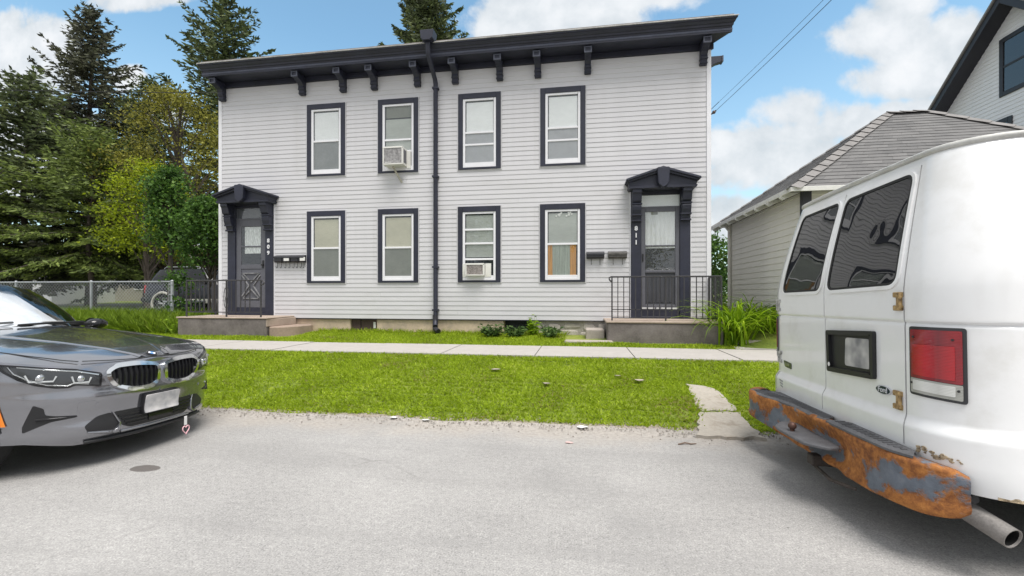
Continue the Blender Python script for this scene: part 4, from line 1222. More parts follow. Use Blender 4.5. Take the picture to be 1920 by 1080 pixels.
M['weed'] = leaf_mat('weed_leaves', (0.035, 0.075, 0.02), (0.11, 0.19, 0.05), (0.23, 0.32, 0.13), .35, 3.0)
M['lawn'] = leaf_mat('lawn_blades', (0.20, 0.28, 0.014), (0.42, 0.56, 0.032), (0.64, 0.72, 0.10), .50, 1.6, dry=(0.42, 0.33, 0.16))
M['tall'] = leaf_mat('tall_grass_blades', (0.10, 0.17, 0.014), (0.26, 0.38, 0.03), (0.42, 0.50, 0.09), .45, 1.2)

def conifer(label, x, y, h, r, m, seed, start=.12, droop=.25, pw=.8, clump=.26, dens=1.0, group=None, lean=0.0, irr=.25, name='spruce_tree', upsweep=0.0, step=.42):
    rg = np.random.default_rng(seed)
    z0 = gz(x, y) - .1
    t = thing(name, label, 'tree', (x, y, z0), group=group)
    tr = MB()
    axis = [(x + lean * k / 8 + .08 * math.sin(k * 1.3 + seed), y + .06 * math.cos(k + seed), z0 + h * k / 8) for k in range(9)]
    tr.tube(axis, [max(.03, .016 * h * (1 - .93 * k / 8)) for k in range(9)], 9)
    C = []; D = []; L = []
    z = h * start
    while z < h * .985:
        f = (z - h * start) / (h * (1 - start))
        ax = Vector((x + lean * z / h, y, z0 + z))
        n = rg.integers(5, 8)
        rr = r * ((1 - f) ** pw) * (.55 + .45 * min(1, f / .08 + .5)) + .12
        a0 = rg.random() * 6.28
        for k in range(n):
            az = a0 + k * 6.283 / n + rg.normal() * .25
            ln = rr * (1 + rg.normal() * irr)
            ln = min(max(ln, .2), rr * 1.45)
            el = (.30 + .5 * f + upsweep) - droop * (1 - f) * 1.1 + rg.normal() * .10
            pts = []
            for q in range(6):
                u = q / 5
                hz = ln * u * math.cos(el * .6)
                vz = ln * (math.sin(el) * u - droop * u * u * .9 * (1 - f * .6) + droop * .55 * u ** 4)
                pts.append((ax.x + math.cos(az) * hz, ax.y + math.sin(az) * hz, ax.z + vz))
            tr.tube(pts, [max(.006, .012 * ln * (1 - .8 * q / 5)) for q in range(6)], 3, False)
            P = np.array(pts)
            m_ = max(4, int(ln * 7.5 * dens))
            for s in range(m_):
                u = .12 + .88 * (s + rg.random()) / m_
                q = u * 5; i0 = min(4, int(q)); p = P[i0] + (P[i0 + 1] - P[i0]) * (q - i0)
                fwd = P[i0 + 1] - P[i0]; fwd = fwd / np.linalg.norm(fwd)
                side = np.array([-math.sin(az), math.cos(az), 0.0])
                tl = (.20 + .30 * ln * (1 - u) ** .8) * (.6 + .7 * rg.random())
                tl = min(tl, 1.1)
                for sg in (-1, 1):
                    d = fwd * (.55 + .3 * rg.random()) + side * sg * (.8 + .2 * rg.random()) + np.array([0, 0, -.18 - .35 * droop * rg.random()])
                    d /= np.linalg.norm(d)
                    kk = max(2, int(tl / (clump * .55)))
                    for e in range(kk):
                        w = (e + .6 * rg.random()) / kk
                        C.append(p + d * tl * w + rg.normal(size=3) * .035); D.append(d + rg.normal(size=3) * .28); L.append(clump * (.7 + .6 * rg.random()))
        z += step * (.75 + .5 * rg.random()) * (1.15 - .55 * f)
    # leader
    for e in range(26):
        C.append(np.array([x + lean, y, z0 + h * (.95 + .055 * e / 26)]) + rg.normal(size=3) * .05); D.append(np.array([rg.normal() * .5, rg.normal() * .5, .8])); L.append(clump)
    tr.build('trunk', M['bark'], t, smooth=60)
    C = np.array(C); D = np.array(D); L = np.array(L)
    me = quads_mesh('crown', leaves(C, D, L, L * .36, .6), 4)
    link('crown', me, M[m], t)
    return len(C)

NC = 0
NC += conifer('tallest dark spruce left of the house, its thin top against the clouds', -28.4, 21.9, 17.7, 4.8, 'spruce_old', 11, .14, .42, .86, .30, 1.05, irr=.30, step=.44)
NC += conifer('broad ragged spruce standing furthest left behind the parked sedan', -27.2, 18.0, 11.6, 3.9, 'spruce', 12, .22, .40, .62, .26, 1.0, irr=.3, step=.40)
NC += conifer('green drooping spruce in front of the tallest one', -22.6, 17.4, 8.6, 3.2, 'spruce_green', 13, .28, .45, .60, .22, 1.1, irr=.25, step=.36)
NC += conifer('dark spruce between the tallest spruce and the olive tree', -25.0, 22.5, 13.4, 3.6, 'spruce', 14, .16, .40, .70, .26, 1.0, irr=.3, step=.42)
NC += conifer('low wide spruce with boughs reaching over the chain-link fence', -26.6, 15.6, 6.6, 3.2, 'spruce_green', 15, .40, .40, .55, .22, 1.1, irr=.25, step=.34)
NC += conifer('small spruce with its lowest boughs above the dark utility vehicle', -20.9, 18.6, 6.8, 2.3, 'spruce_green', 16, .30, .42, .60, .22, 1.0, irr=.25, step=.36)
NC += conifer('irregular pine rising behind the left end of the cornice', -23.9, 26.7, 20.9, 4.0, 'spruce', 17, .30, .10, .55, .36, .95, irr=.42, name='pine_tree', upsweep=.05, step=.62)
NC += conifer('open crowned spruce rising above the middle of the roof', -10.9, 30.7, 24.5, 4.6, 'spruce', 18, .50, .12, .80, .34, 1.7, irr=.22, upsweep=.22, step=.5)
print('conifer clumps', NC)

def broadleaf(label, name, x, y, h, r, m, seed, z_start=.25, leaf=.11, nclus=120, per=40, cr=.34, shape='round', group=None, stems=1, hole=0.0):
    rg = np.random.default_rng(seed)
    z0 = gz(x, y) - .05
    t = thing(name, label, 'tree', (x, y, z0), group=group)
    tr = MB(); C = []; D = []
    for s in range(stems):
        sx = x + (rg.normal() * .15 if stems > 1 else 0); sy = y + (rg.normal() * .15 if stems > 1 else 0)
        tr.tube([(sx, sy, z0), (sx + rg.normal() * .05, sy, z0 + h * .3), (sx + rg.normal() * .12 * r, sy, z0 + h * .62), (sx + rg.normal() * .1 * r, sy, z0 + h * .92)], [.020 * h / stems ** .5, .015 * h / stems ** .5, .008 * h, .004], 7)
    for c in range(nclus):
        f = rg.random() ** .9
        zz = z0 + h * (z_start + (1 - z_start) * f)
        if shape == 'round': rr = r * math.sqrt(max(.03, 1 - (2 * f - .85) ** 2 / 1.35))
        elif shape == 'column': rr = r * min(1, (1 - f) * 3.2 + .2) * min(1, .65 + f * 2)
        else: rr = r * (1 - .75 * f)
        a = rg.random() * 6.283; q = rr * math.sqrt(rg.random() * .8 + .2) * (1 + rg.normal() * .12)
        p = np.array([x + math.cos(a) * q, y + math.sin(a) * q, zz])
        base = np.array([x, y, max(z0 + h * .12, zz - q * .75 - .15 * h)])
        if c % (4 if shape == 'round' else 3) == 0: tr.tube([base, base * .45 + p * .55 + np.array([0, 0, .06 * h]) * .4, p], [.006 * h, .004 * h, .004], 3, False)
        out = p - np.array([x, y, zz - .3 * h]); out = out / np.linalg.norm(out)
        n = int(per * (.5 + rg.random()))
        cc = p + rg.normal(size=(n, 3)) * np.array([cr, cr, cr * .55])
        C.append(cc); D.append(out * .5 + rg.normal(size=(n, 3)) * .6 + np.array([0, 0, -.25]))
    tr.build('trunk', M['bark'], t, smooth=60)
    C = np.concatenate(C); D = np.concatenate(D)
    L = leaf * (.65 + .7 * rg.random(len(C)))
    link('crown', quads_mesh('crown', leaves(C, D, L, L * .62, 1.4), 4), M[m], t)
    return len(C)
NL = 0
NL += broadleaf('thin olive leaved tree beside the left corner of the house', 'broadleaf_tree', -20.2, 19.6, 10.8, 3.0, 'olive', 21, .22, .12, 300, 60, .36)
NL += broadleaf('bright yellow-green tree in front of the spruces', 'broadleaf_tree', -18.6, 16.6, 6.3, 1.55, 'lime', 22, .40, .115, 110, 60, .34)
NL += broadleaf('slim upright green sapling left of the other by the house', 'sapling', -13.45, 12.75, 4.95, .55, 'maple', 23, .50, .105, 110, 60, .18, 'column')
NL += broadleaf('fuller rounded green sapling touching the house corner', 'sapling', -11.55, 12.3, 3.75, .66, 'maple', 24, .47, .105, 120, 65, .20, 'column', stems=2)
NL += broadleaf('young bright maple shoot beside the fence end post', 'sapling', -11.75, 11.45, 1.55, .34, 'maple', 25, .15, .11, 26, 24, .12, 'column', stems=2)
NL += broadleaf('dense green hedge shrub in the gap beside the garage', 'shrub', 3.75, 14.6, 2.3, .95, 'maple', 26, .02, .10, 120, 60, .22, 'column', stems=3)
NL += broadleaf('dark round tree at the far left edge behind the sedan', 'broadleaf_tree', -31.5, 20.0, 6.0, 2.6, 'spruce', 27, .22, .20, 150, 46, .45)
NL += broadleaf('large leafy tree across the street behind the viewer', 'broadleaf_tree', -9.0, -17.0, 9.5, 3.2, 'maple', 28, .25, .30, 130, 40, .6)
NL += broadleaf('second leafy tree across the street behind the viewer', 'broadleaf_tree', 3.5, -19.0, 8.5, 3.0, 'olive', 29, .25, .30, 120, 40, .6)
print('broad leaves', NL)

# a far belt of trees on the horizon (one mass)
def far_wood():
    C = []; rg = np.random.default_rng(5)
    for (xa, xb, yy, hh) in ((-150, 60, 95, 9), (-60, -36, 48, 5)):
        n = int((xb - xa) * 26)
        xs = rg.uniform(xa, xb, n)
        top = hh * (.6 + .4 * np.sin(xs * .37) * np.sin(xs * .11 + 1) + .12 * rg.normal(size=n))
        zz = np.maximum(.3, top * rg.random(n) ** .6)
        C.append(np.stack([xs, yy + rg.normal(size=n) * 2.0, zz + .6], 1))
    C = np.concatenate(C); D = rg.normal(size=C.shape)
    L = 1.3 * (.6 + .8 * rg.random(len(C)))
    me = quads_mesh('far_woods', leaves(C, D, L, L * .8), 4)
    o = link('far_woods', me, M['spruce']); o['kind'] = 'stuff'
far_wood()

# ------------------------------------------------------------------ grass
def blades(xy, zf, hmin, hmax, w, lean=.8, seed=1, curl=True):
    rg = np.random.default_rng(seed)
    n = len(xy)
    z = np.array([zf(a, b) for a, b in xy])
    base = np.concatenate([xy, z[:, None] - .008], 1)
    az = rg.random(n) * 6.283; ln = hmin + (hmax - hmin) * rg.random(n)
    le = lean * (.25 + .75 * rg.random(n))
    d = np.stack([np.cos(az) * np.sin(le), np.sin(az) * np.sin(le), np.cos(le)], 1)
    a2 = rg.random(n) * 6.283
    s = np.stack([np.cos(a2), np.sin(a2), np.zeros(n)], 1) * (w * (.6 + .8 * rg.random(n)))[:, None] * .5
    mid = base + d * ln[:, None] * .55
    tip = base + d * ln[:, None] + np.stack([np.cos(az), np.sin(az), -.9 * np.ones(n)], 1) * (ln * .22 * le)[:, None]
    return np.stack([base - s, base + s, mid + s * .9, tip, mid - s * .9], 1)

_gzc = {}
def gzq(x, y):
    k = (round(x * 8), round(y * 8))
    if k not in _gzc: _gzc[k] = gz(k[0] / 8, k[1] / 8)
    return _gzc[k]
# bilinear is not needed: bumps are gentle, the base sits 8 mm in the soil
PATH_A = [(1.06, 4.24), (1.62, 4.26), (1.60, 4.84), (1.60, 5.45), (1.52, 5.60), (1.28, 5.68), (1.22, 4.80)]
def lawn_points(x0, x1, y0, y1, per, seed, rag=.08, holes=None, thin=None):
    rg = np.random.default_rng(seed)
    n = int((x1 - x0) * (y1 - y0) * per)
    P = np.stack([rg.uniform(x0, x1, n), rg.uniform(y0, y1, n)], 1)
    keep = np.ones(n, bool)
    for i, (x, y) in enumerate(P):
        e = y0 + rag + .09 * mnoise.noise((x * 1.1, 0, 5)) + rag * 1.4 * mnoise.noise((x * 5.0, 3, 2)) + rag * mnoise.noise((x * 17.0, 3, 2))
        if y < e: keep[i] = False; continue
        if holes:
            xx, yy = x, y
            if len(holes) == 1:      # the turf creeps over the edges of the old path
                xx = 1.40 + (x - 1.40) * (1.10 + .28 * mnoise.noise((x * 3, y * 7, 4))) + .05 * mnoise.noise((x * 9, y * 9, 2)); yy = y + .10 * mnoise.noise((x * 6, y * 4, 7))
                if abs(y - 4.83 - .02 * math.sin(x * 9)) < .05 and rg.random() < .55: continue
            for h in holes:
                if inside((xx, yy), h): keep[i] = False; break
        if thin and keep[i]:
            v = mnoise.noise((x * 1.4, y * 1.4, 9.0)) + .5 * mnoise.noise((x * 6, y * 6, 1))
            if v < thin and rg.random() < .55: keep[i] = False
    return P[keep]

def gzx(x, y):
    return gz(x, y)
P1 = lawn_points(-9.5, 4.2, 4.36, 6.80, 5200, 31, .05, [PATH_A], -.45)
V1 = blades(P1, gzq, .028, .068, .0075, 1.15, 1)
P1b = lawn_points(-9.5, 4.2, 4.36, 6.80, 900, 36, .05, [PATH_A])
far_ = P1b[:, 1] > 0
V1b = blades(P1b, gzq, .03, .065, .020, 1.3, 6)        # clover and plantain among the grass
me = quads_mesh('lawn_grass', np.concatenate([V1, V1b]), 5)
o = link('lawn_grass', me, M['lawn']); o['kind'] = 'stuff'
HS = [(-8.9, 8.55), (-6.1, 8.55), (-6.1, 9.6), (-8.9, 9.6)]; HS2 = [(-.32, 8.42), (2.62, 8.42), (2.62, 9.6), (-.32, 9.6)]
P2 = lawn_points(-12.5, 2.72, 8.02, 9.55, 3000, 32, .02, [HS, HS2], -.6)
V2 = blades(P2, gzq, .03, .075, .011, .95, 2)
P2b = lawn_points(-6.0, -.3, 9.30, 9.53, 1500, 37, .0)
V2b = blades(P2b, gzq, .06, .16, .010, .7, 8)
o = link('verge_grass', quads_mesh('verge_grass', np.concatenate([V2, V2b]), 5), M['lawn']); o['kind'] = 'stuff'
# tall grass along the fence and around the left stoop
P3 = lawn_points(-19.5, -11.0, 9.0, 11.9, 330, 33, .2)
P3b = lawn_points(-11.4, -8.9, 8.6, 9.7, 420, 34, .1)
P3c = np.concatenate([P3, P3b])
# grow in tufts
rg = np.random.default_rng(3); P3c = np.repeat(P3c, 4, 0) + rg.normal(size=(len(P3c) * 4, 2)) * .045
V3 = blades(P3c, gzq, .22, .62, .013, .95, 3)
o = link('tall_grass', quads_mesh('tall_grass', V3, 5), M['tall']); o['kind'] = 'stuff'
P4 = lawn_points(-30, -9.2, 11.9, 15.5, 70, 35, .3); P4 = np.repeat(P4, 3, 0) + rg.normal(size=(len(P4) * 3, 2)) * .06
P5 = lawn_points(2.7, 4.4, 8.9, 14.0, 260, 38, .1)
V4 = np.concatenate([blades(P4, gzq, .06, .30, .016, .9, 4), blades(P5, gz, .10, .40, .012, .8, 9)])
o = link('yard_grass', quads_mesh('yard_grass', V4, 5), M['tall']); o['kind'] = 'stuff'
print('blades', len(V1), len(V1b), len(V2), len(V3), len(V4))

# ------------------------------------------------------------------ strap-leaved plants
def strap_plant(name, label, cat, x, y, n, length, width, m, seed, spread=.12, arch=1.0, group=None, up=1.15):
    rg = np.random.default_rng(seed); z0 = gz(x, y)
    t = thing(name, label, cat, (x, y, z0), group=group)
    for k in range(n):
        a = rg.random() * 6.283; L = length * (.6 + .5 * rg.random()); w = width * (.7 + .5 * rg.random()) * .5
        bx, by = x + rg.normal() * spread, y + rg.normal() * spread
        th = up + rg.normal() * .12 - .1; p = np.array([bx, by, z0 - .02]); rows = []; S = 7
        sd_ = np.array([-math.sin(a), math.cos(a), 0])
        turn = (1.9 + .8 * rg.random()) * arch / S
        for s in range(S + 1):
            f = s / S; ww = w * (1 - f ** 2.2) + .0006
            q = np.array([math.cos(a), math.sin(a), 0])
            up_ = np.array([-math.cos(a) * math.sin(th), -math.sin(a) * math.sin(th), math.cos(th)])
            rows.append([tuple(p - sd_ * ww + up_ * ww * .4), tuple(p), tuple(p + sd_ * ww + up_ * ww * .4)])
            p = p + (q * math.cos(th) + np.array([0, 0, 1]) * math.sin(th)) * L / S
            if p[2] < z0 + .01: p[2] = z0 + .01
            th -= turn * (.5 + f)
        mb = MB(); mb.grid(rows); me = mb.mesh('leaf', 70, False)
        at = me.attributes.new('tint', 'FLOAT', 'POINT'); at.data.foreach_set('value', np.full(len(me.vertices), rg.random(), np.float32))
        link('leaf', me, M[m], t)
    return t
strap_plant('daylily', 'big arching clump of bright green daylily leaves at the right end of the stoop', 'plant', 2.80, 8.66, 170, 1.35, .036, 'lily', 41, .13, up=1.32)
strap_plant('daylily', 'shadier clump of long leaves behind the big daylily along the garage wall', 'plant', 3.35, 9.3, 70, 1.1, .028, 'lily', 42, .16)
strap_plant('daylily', 'small clump of grassy leaves half hidden by the edge of the van', 'plant', 3.55, 8.75, 60, .9, .026, 'lily', 43, .12)
def leafy(label, x, y, h, r, n, seed, m='weed', leaf=.10, name='foundation_plant', group=None):
    rg = np.random.default_rng(seed); z0 = gz(x, y)
    t = thing(name, label, 'plant', (x, y, z0), group=group)
    st_ = MB(); C = []; D = []
    for k in range(n):
        a = rg.random() * 6.283; q = r * math.sqrt(rg.random()); top = np.array([x + math.cos(a) * q, y + math.sin(a) * q * .6, z0 + h * (.55 + .5 * rg.random())])
        b = np.array([x + math.cos(a) * q * .4, y + math.sin(a) * q * .25, z0])
        st_.tube([b, (b + top) / 2 + np.array([0, 0, .03]), top], [.004, .003, .002], 3, False)
        for e in range(9):
            p = b + (top - b) * (.25 + .8 * rg.random()); d = np.array([rg.normal(), rg.normal(), .15 + .3 * rg.normal()]); d /= np.linalg.norm(d)
            C.append(p + d * leaf * .4); D.append(d)
    st_.build('stem', M[m], t)
    C = np.array(C); L = leaf * (.6 + .7 * rg.random(len(C)))
    link('leaves', quads_mesh('leaves', leaves(C, np.array(D), L, L * .42, 1.6), 4), M[m], t)
leafy('pale leafy clump under the wall left of the dark cellar opening', -1.82, 9.12, .27, .30, 34, 51)
leafy('leafy green weed patch in front of the dark cellar opening', -1.35, 9.10, .22, .24, 26, 52)
leafy('taller upright weed against the foundation right of the cellar opening', -.98, 9.25, .42, .14, 16, 53, 'lily', .09)
leafy('spreading weed beside the rubble stones of the foundation', -.62, 9.05, .22, .26, 26, 54)
leafy('low bright weeds at the foot of the left stoop', -9.15, 8.75, .34, .30, 24, 55, 'lily', .08)

# ------------------------------------------------------------------ grit, litter, dead leaves along the kerb
def grit():
    rg = np.random.default_rng(61); mb = MB()
    tet = [(1, 0, -.3), (-.5, .87, -.3), (-.5, -.87, -.3), (.1, .05, .6), (-.3, .3, .45)]
    for k in range(2600):
        x = rg.uniform(-5.2, 2.2); y = 4.36 + .10 * mnoise.noise((x * 1.1, 0, 5)) + rg.normal() * .09
        s = .004 + .010 * rg.random() ** 3
        z = .0 if y < 4.25 else gz(x, max(y, 4.40))
        a = rg.random() * 6.28; c, s_ = math.cos(a), math.sin(a)
        z = max(z, .003 if y < 4.3 else z)
        mb.add([(x + (p[0] * c - p[1] * s_) * s, y + (p[0] * s_ + p[1] * c) * s, z + (p[2] + .3) * s) for p in tet], [(0, 1, 4, 3), (1, 2, 4), (2, 0, 3), (2, 3, 4), (0, 2, 1)])
    me = bpy.data.meshes.new('kerb_grit'); me.from_pydata(mb.v, [], mb.f)
    o = link('kerb_grit', me, mat('kerb_grit', (.26, .235, .21), .95, var=.55, vscale=30)); o['kind'] = 'stuff'
grit()
def scrap(name, label, cat, x, y, z, s, m, seed, group=None):
    rg = np.random.default_rng(seed); n = 7
    mb = MB()
    top = [(x + s * math.cos(6.283 * k / n) * (.6 + .6 * rg.random()), y + s * .7 * math.sin(6.283 * k / n) * (.6 + .6 * rg.random()), z + s * .15 * rg.random()) for k in range(n)]
    c = (x, y, z + s * .18)
    mb.add(top + [c], [(k, (k + 1) % n, n) for k in range(n)])
    mb.add([(p[0], p[1], p[2] - .006) for p in top], [tuple(range(n))])
    tag(mb.build(name, m), label, cat, group)
LM = mat('dry_grey_leaf', (.34, .30, .235), .9, var=.35, vscale=25)
def gtop(x, y): return gz(x, y) + .042
scrap('paper_scrap', 'crumpled white paper scrap lying in the grit at the kerb left of centre', 'litter', -1.92, 4.36, .03, .055, M['paper'], 71)
scrap('paper_scrap', 'smaller white scrap in the kerb grit right of the crumpled one', 'litter', -1.56, 4.33, .03, .04, M['paper'], 72)
scrap('paper_scrap', 'torn white wrapper at the grass edge near the middle of the kerb', 'litter', .02, 4.33, .03, .06, M['paper'], 73)
scrap('paper_scrap', 'pinkish scrap lying alone on the asphalt below the lawn', 'litter', -.10, 3.93, .004, .035, mat('pink_paper', (.55, .40, .38), .8), 74)
tw = MB(); tw.tube([(.84, 4.03, .006), (.90, 4.055, .014), (.95, 4.05, .008), (1.0, 4.075, .006)], [.006, .007, .006, .003], 5); tag(tw.build('twig', mat('brown_twig', (.17, .12, .09), .9)), 'thin brown twig on the asphalt near the concrete path', 'twig')
scrap('dead_leaf', 'grey dead leaf cluster on the lawn, highest of the loose leaves', 'leaf', -1.15, 5.92, gtop(-1.15, 5.92), .075, LM, 76)
scrap('dead_leaf', 'single pale dead leaf low on the lawn right of the cluster', 'leaf', -.42, 5.45, gtop(-.42, 5.45), .05, LM, 77)
scrap('dead_leaf', 'curled dead leaf on the lawn nearest the concrete path', 'leaf', .72, 5.68, gtop(.72, 5.68), .065, LM, 78)
scrap('dead_leaf', 'small pale leaf on the lawn left of the curled one', 'leaf', .46, 5.85, gtop(.46, 5.85), .045, LM, 79)
# ------------------------------------------------------------------ cars
def car_paint(name, color, rough=.28, metal=.0, flake=0.0):
    m = mat(name, color, rough, metal, spec=.5, coat=1.0)
    return m
M['grey_paint'] = car_paint('metallic_grey_paint', (.27, .274, .30), .15, .82)
M['dark_paint'] = car_paint('dark_blue_grey_paint', (.010, .012, .024), .30, .0)
M['dark_paint'].node_tree.nodes['Principled BSDF'].inputs['Coat Weight'].default_value = 0.15
M['white_paint'] = car_paint('white_car_paint', (.70, .70, .71), .35, .0)
M['car_glass'] = glass_mat('car_glass', dark=.93, ior=1.5)
M['wind_glass'] = glass_mat('windscreen_glass', dark=.06, ior=2.2)
M['gloss_black'] = mat('gloss_black', (.010, .010, .012), .18)
M['satin_black'] = mat('satin_black_plastic', (.014, .014, .016), .5)
M['lens'] = glass_mat('clear_lens', dark=0.0, ior=1.45)
M['reflector_chrome'] = mat('lamp_chrome', (.62, .63, .65), .18, metal=1.0)
M['lamp_dark'] = mat('lamp_dark_inner', (.035, .037, .042), .3)
M['amber'] = mat('amber_reflector', (.85, .24, .015), .25, coat=.6)
M['rim'] = mat('wheel_alloy', (.42, .42, .43), .35, metal=.7)

CAR = {}
def build_car(root, P, paint, glass, wind=None, detail=True):
    """P: plan [(q, w)], zt / zb / zc tables over q, greenhouse rings, wheels; car-local x = -q, y = w (left), z up"""
    plan = crom(P['plan'], P.get('pn', 6)); nose = P['nose']; side = P['side']
    zt = lambda q: interp(q, P['zt']); zb = lambda q: interp(q, P['zb']); zc = lambda q: interp(q, P['zc'])
    L = plan[:, 0].max()
    def side_pt(i, v, sg):
        q, w = plan[i]
        z = zb(q) + v * (zt(q) - zb(q))
        fw = max(0, 1 - q / .55); rw = max(0, 1 - (L - q) / .5)
        qq = q + interp(z, nose) * fw - interp(z, P.get('tail', [(0, 0)])) * rw
        return (-qq, sg * w * interp(z, side), z)
    NV = P.get('nv', 22)
    arch = P['wheels']
    mb = MB()
    for sg in (1, -1):
        rows = [[side_pt(i, v / NV, sg) for i in range(len(plan))] for v in range(NV + 1)]
        def skip(a, b):
            cx = sum(rows[a + da][b + db][0] for da in (0, 1) for db in (0, 1)) / 4
            cz = sum(rows[a + da][b + db][2] for da in (0, 1) for db in (0, 1)) / 4
            cw = abs(rows[a][b][1])
            return cw > .55 and any((-cx - q) ** 2 + (cz - z) ** 2 < (r + .045) ** 2 for q, z, r in arch)
        holes = set((a, b) for a in range(NV) for b in range(len(plan) - 1) if skip(a, b))
        # pull the rim of each hole onto the arch circle
        for a in range(NV + 1):
            for b in range(len(plan)):
                adj = [(a - 1, b - 1), (a - 1, b), (a, b - 1), (a, b)]
                hs = [t in holes for t in adj if 0 <= t[0] < NV and 0 <= t[1] < len(plan) - 1]
                if any(hs) and not all(hs):
                    x, y, z = rows[a][b]
                    for q, wz, r in arch:
                        dx, dz = -x - q, z - wz; d = math.hypot(dx, dz)
                        if d < r + .25 and z > zb(-x) + .02 or (d < r + .12):
                            k = (r + .045) / max(d, 1e-6)
                            rows[a][b] = (-(q + dx * k), y, wz + dz * k)
        mb.grid(rows, lambda a, b: (a, b) in holes)
    body = mb.build('body', paint, root, smooth=40)
    # bonnet / deck surface, across the car at each station
    rows = []
    for i in range(len(plan)):
        q, w = plan[i]
        pl, pr = side_pt(i, 1, 1), side_pt(i, 1, -1)
        ze = zt(q); c = zc(-pl[0]); row = []
        for k in range(-9, 10):
            s = k / 9
            row.append((pl[0], pl[1] * s, ze + (c - ze) * (1 - abs(s) ** P.get('crown', 2.6))))
        rows.append(row)
    mb = MB(); mb.grid(rows); bon = mb.build('bonnet', paint, root, smooth=40)
    # dark wheel housings and floor
    mb = MB(); mb.box(-L + .35, -.38, -.70, .70, zb(1.0) + .02, zb(1.0) + .06)
    for q, z, r in arch:
        for sg in (1, -1):
            n = 12
            rows = [[(-(q + (r + .05) * math.cos(math.pi * k / n)), sg * w, z + (r + .05) * math.sin(math.pi * k / n)) for k in range(n + 1)] for w in (.56, plan[:, 1].max() * .985)]
            mb.grid(rows); mb.add([(-(q + (r + .05) * math.cos(math.pi * k / n)), sg * .56, z + (r + .05) * math.sin(math.pi * k / n)) for k in range(n + 1)], [tuple(range(n + 1))])
    mb.build('underbody', M['satin_black'], root)
    # greenhouse
    gb, gt = crom(P['gb'], 6), crom(P['gt'], 6)
    zbt, ztt = P['gbz'], P['gtz']
    n = len(gb)
    zb_ = np.interp(np.linspace(0, len(zbt) - 1, n), range(len(zbt)), zbt); zt_ = np.interp(np.linspace(0, len(ztt) - 1, n), range(len(ztt)), ztt)
    NR = 8
    def gpt(j, v, sg):
        b = np.array([gb[j][0], gb[j][1], zb_[j]]); t = np.array([gt[j][0], gt[j][1], zt_[j]])
        p = b + (t - b) * v; bul = .035 * math.sin(math.pi * v)
        return (-(p[0] - (bul * .8 if j < n * .25 else 0)), sg * (p[1] + bul), p[2])
    idx = P['gsplit']        # cumulative ring positions (in control-point units): windscreen, A-pillar, side glass, C-pillar, rear glass
    cuts = [int(round(c * 6)) for c in idx]
    names = [('windscreen', wind or glass), ('front_pillar', paint), ('side_window', glass), ('rear_pillar', paint), ('rear_window', glass)]
    start = 0
    for (nm, mm), c in zip(names, cuts):
        c = min(c, n - 1)
        if nm in ('windscreen', 'rear_window'):
            cols = [(j, -1) for j in range(c, start - 1, -1)] + [(j, 1) for j in range(start, c + 1)] if nm == 'windscreen' else [(j, 1) for j in range(start, c + 1)] + [(j, -1) for j in range(c, start - 1, -1)]
            mb = MB(); mb.grid([[gpt(j, v / NR, s) for j, s in cols] for v in range(NR + 1)]); mb.build(nm, mm, root, smooth=40)
        else:
            for sg in (1, -1):
                mb = MB(); mb.grid([[gpt(j, v / NR, sg) for j in range(start, c + 1)] for v in range(NR + 1)]); mb.build(nm, mm, root, smooth=40)
        start = c
    rows = []
    for j in range(n):
        p = gpt(j, 1, 1); row = []
        for k in range(-8, 9):
            s = k / 8; e = max(0, min(1, j / 8.0)) * max(0, min(1, (n - 1 - j) / 8.0))
            row.append((p[0], p[1] * s, p[2] + P['roof'] * (1 - abs(s) ** 2.4) * (e ** .6)))
        rows.append(row)
    mb = MB(); mb.grid(rows); mb.build('roof', paint, root, smooth=50)
    # wheels
    for q, z, r in arch:
        for sg in (1, -1):
            yo = sg * (plan[:, 1].max() - .035); yi = yo - sg * .215
            mb = MB(); d = -sg
            mb.lathe([(r * .70, 0), (r * .93, -.004 * d), (r * .985, .02 * d), (r, .045 * d), (r, .17 * d), (r * .985, .195 * d), (r * .93, .215 * d), (r * .70, .212 * d)], (-q, yo, z), 'y', 40)
            ty = mb.build('wheel', M['rubber'], root, smooth=40)
            mb = MB()
            for gk in range(4):
                o_ = (.055 + gk * .036) * d; mb.lathe([(r + .0005, o_), (r - .008, o_ + .003 * d), (r - .008, o_ + .006 * d), (r + .0005, o_ + .009 * d)], (-q, yo, z), 'y', 40)
            mb.build('tread_groove', M['plastic_black'], ty)
            mb = MB(); mb.lathe([(r * .70, .012 * d), (r * .66, .004 * d), (r * .63, .03 * d), (r * .63, .12 * d)], (-q, yo, z), 'y', 36)
            for k in range(5):
                a = 2 * math.pi * k / 5 + .3; ca, sa = math.cos(a), math.sin(a)
                for off in (-.16, .16):
                    c2, s2 = math.cos(a + off), math.sin(a + off)
                    mb.tube([(-q + .05 * ca, yo + .025 * d, z + .05 * sa), (-q + r * .65 * c2, yo + .012 * d, z + r * .65 * s2)], [.028, .02], 5)
            mb.lathe([(0, .012 * d), (.05, .014 * d), (.065, .03 * d)], (-q, yo, z), 'y', 18)
            mb.build('rim', P.get('rim', M['rim']), ty, smooth=40)
            mb = MB(); mb.lathe([(0, .09 * d), (r * .5, .09 * d), (r * .5, .1 * d)], (-q, yo, z), 'y', 24); mb.build('brake_disc', M['satin_black'], ty)
    # front surface as a function (w, z) for everything mounted on it
    fw_ = [(w, q) for q, w in plan if q < P.get('qmax', 1.2)]
    def front(w, z):
        a = abs(w) / interp(z, side)
        q = float(np.interp(a, [t[0] for t in fw_], [t[1] for t in fw_]))
        return (-(q + interp(z, nose) * max(0, 1 - q / .55)), w, z)
    return front, side_pt, plan, body

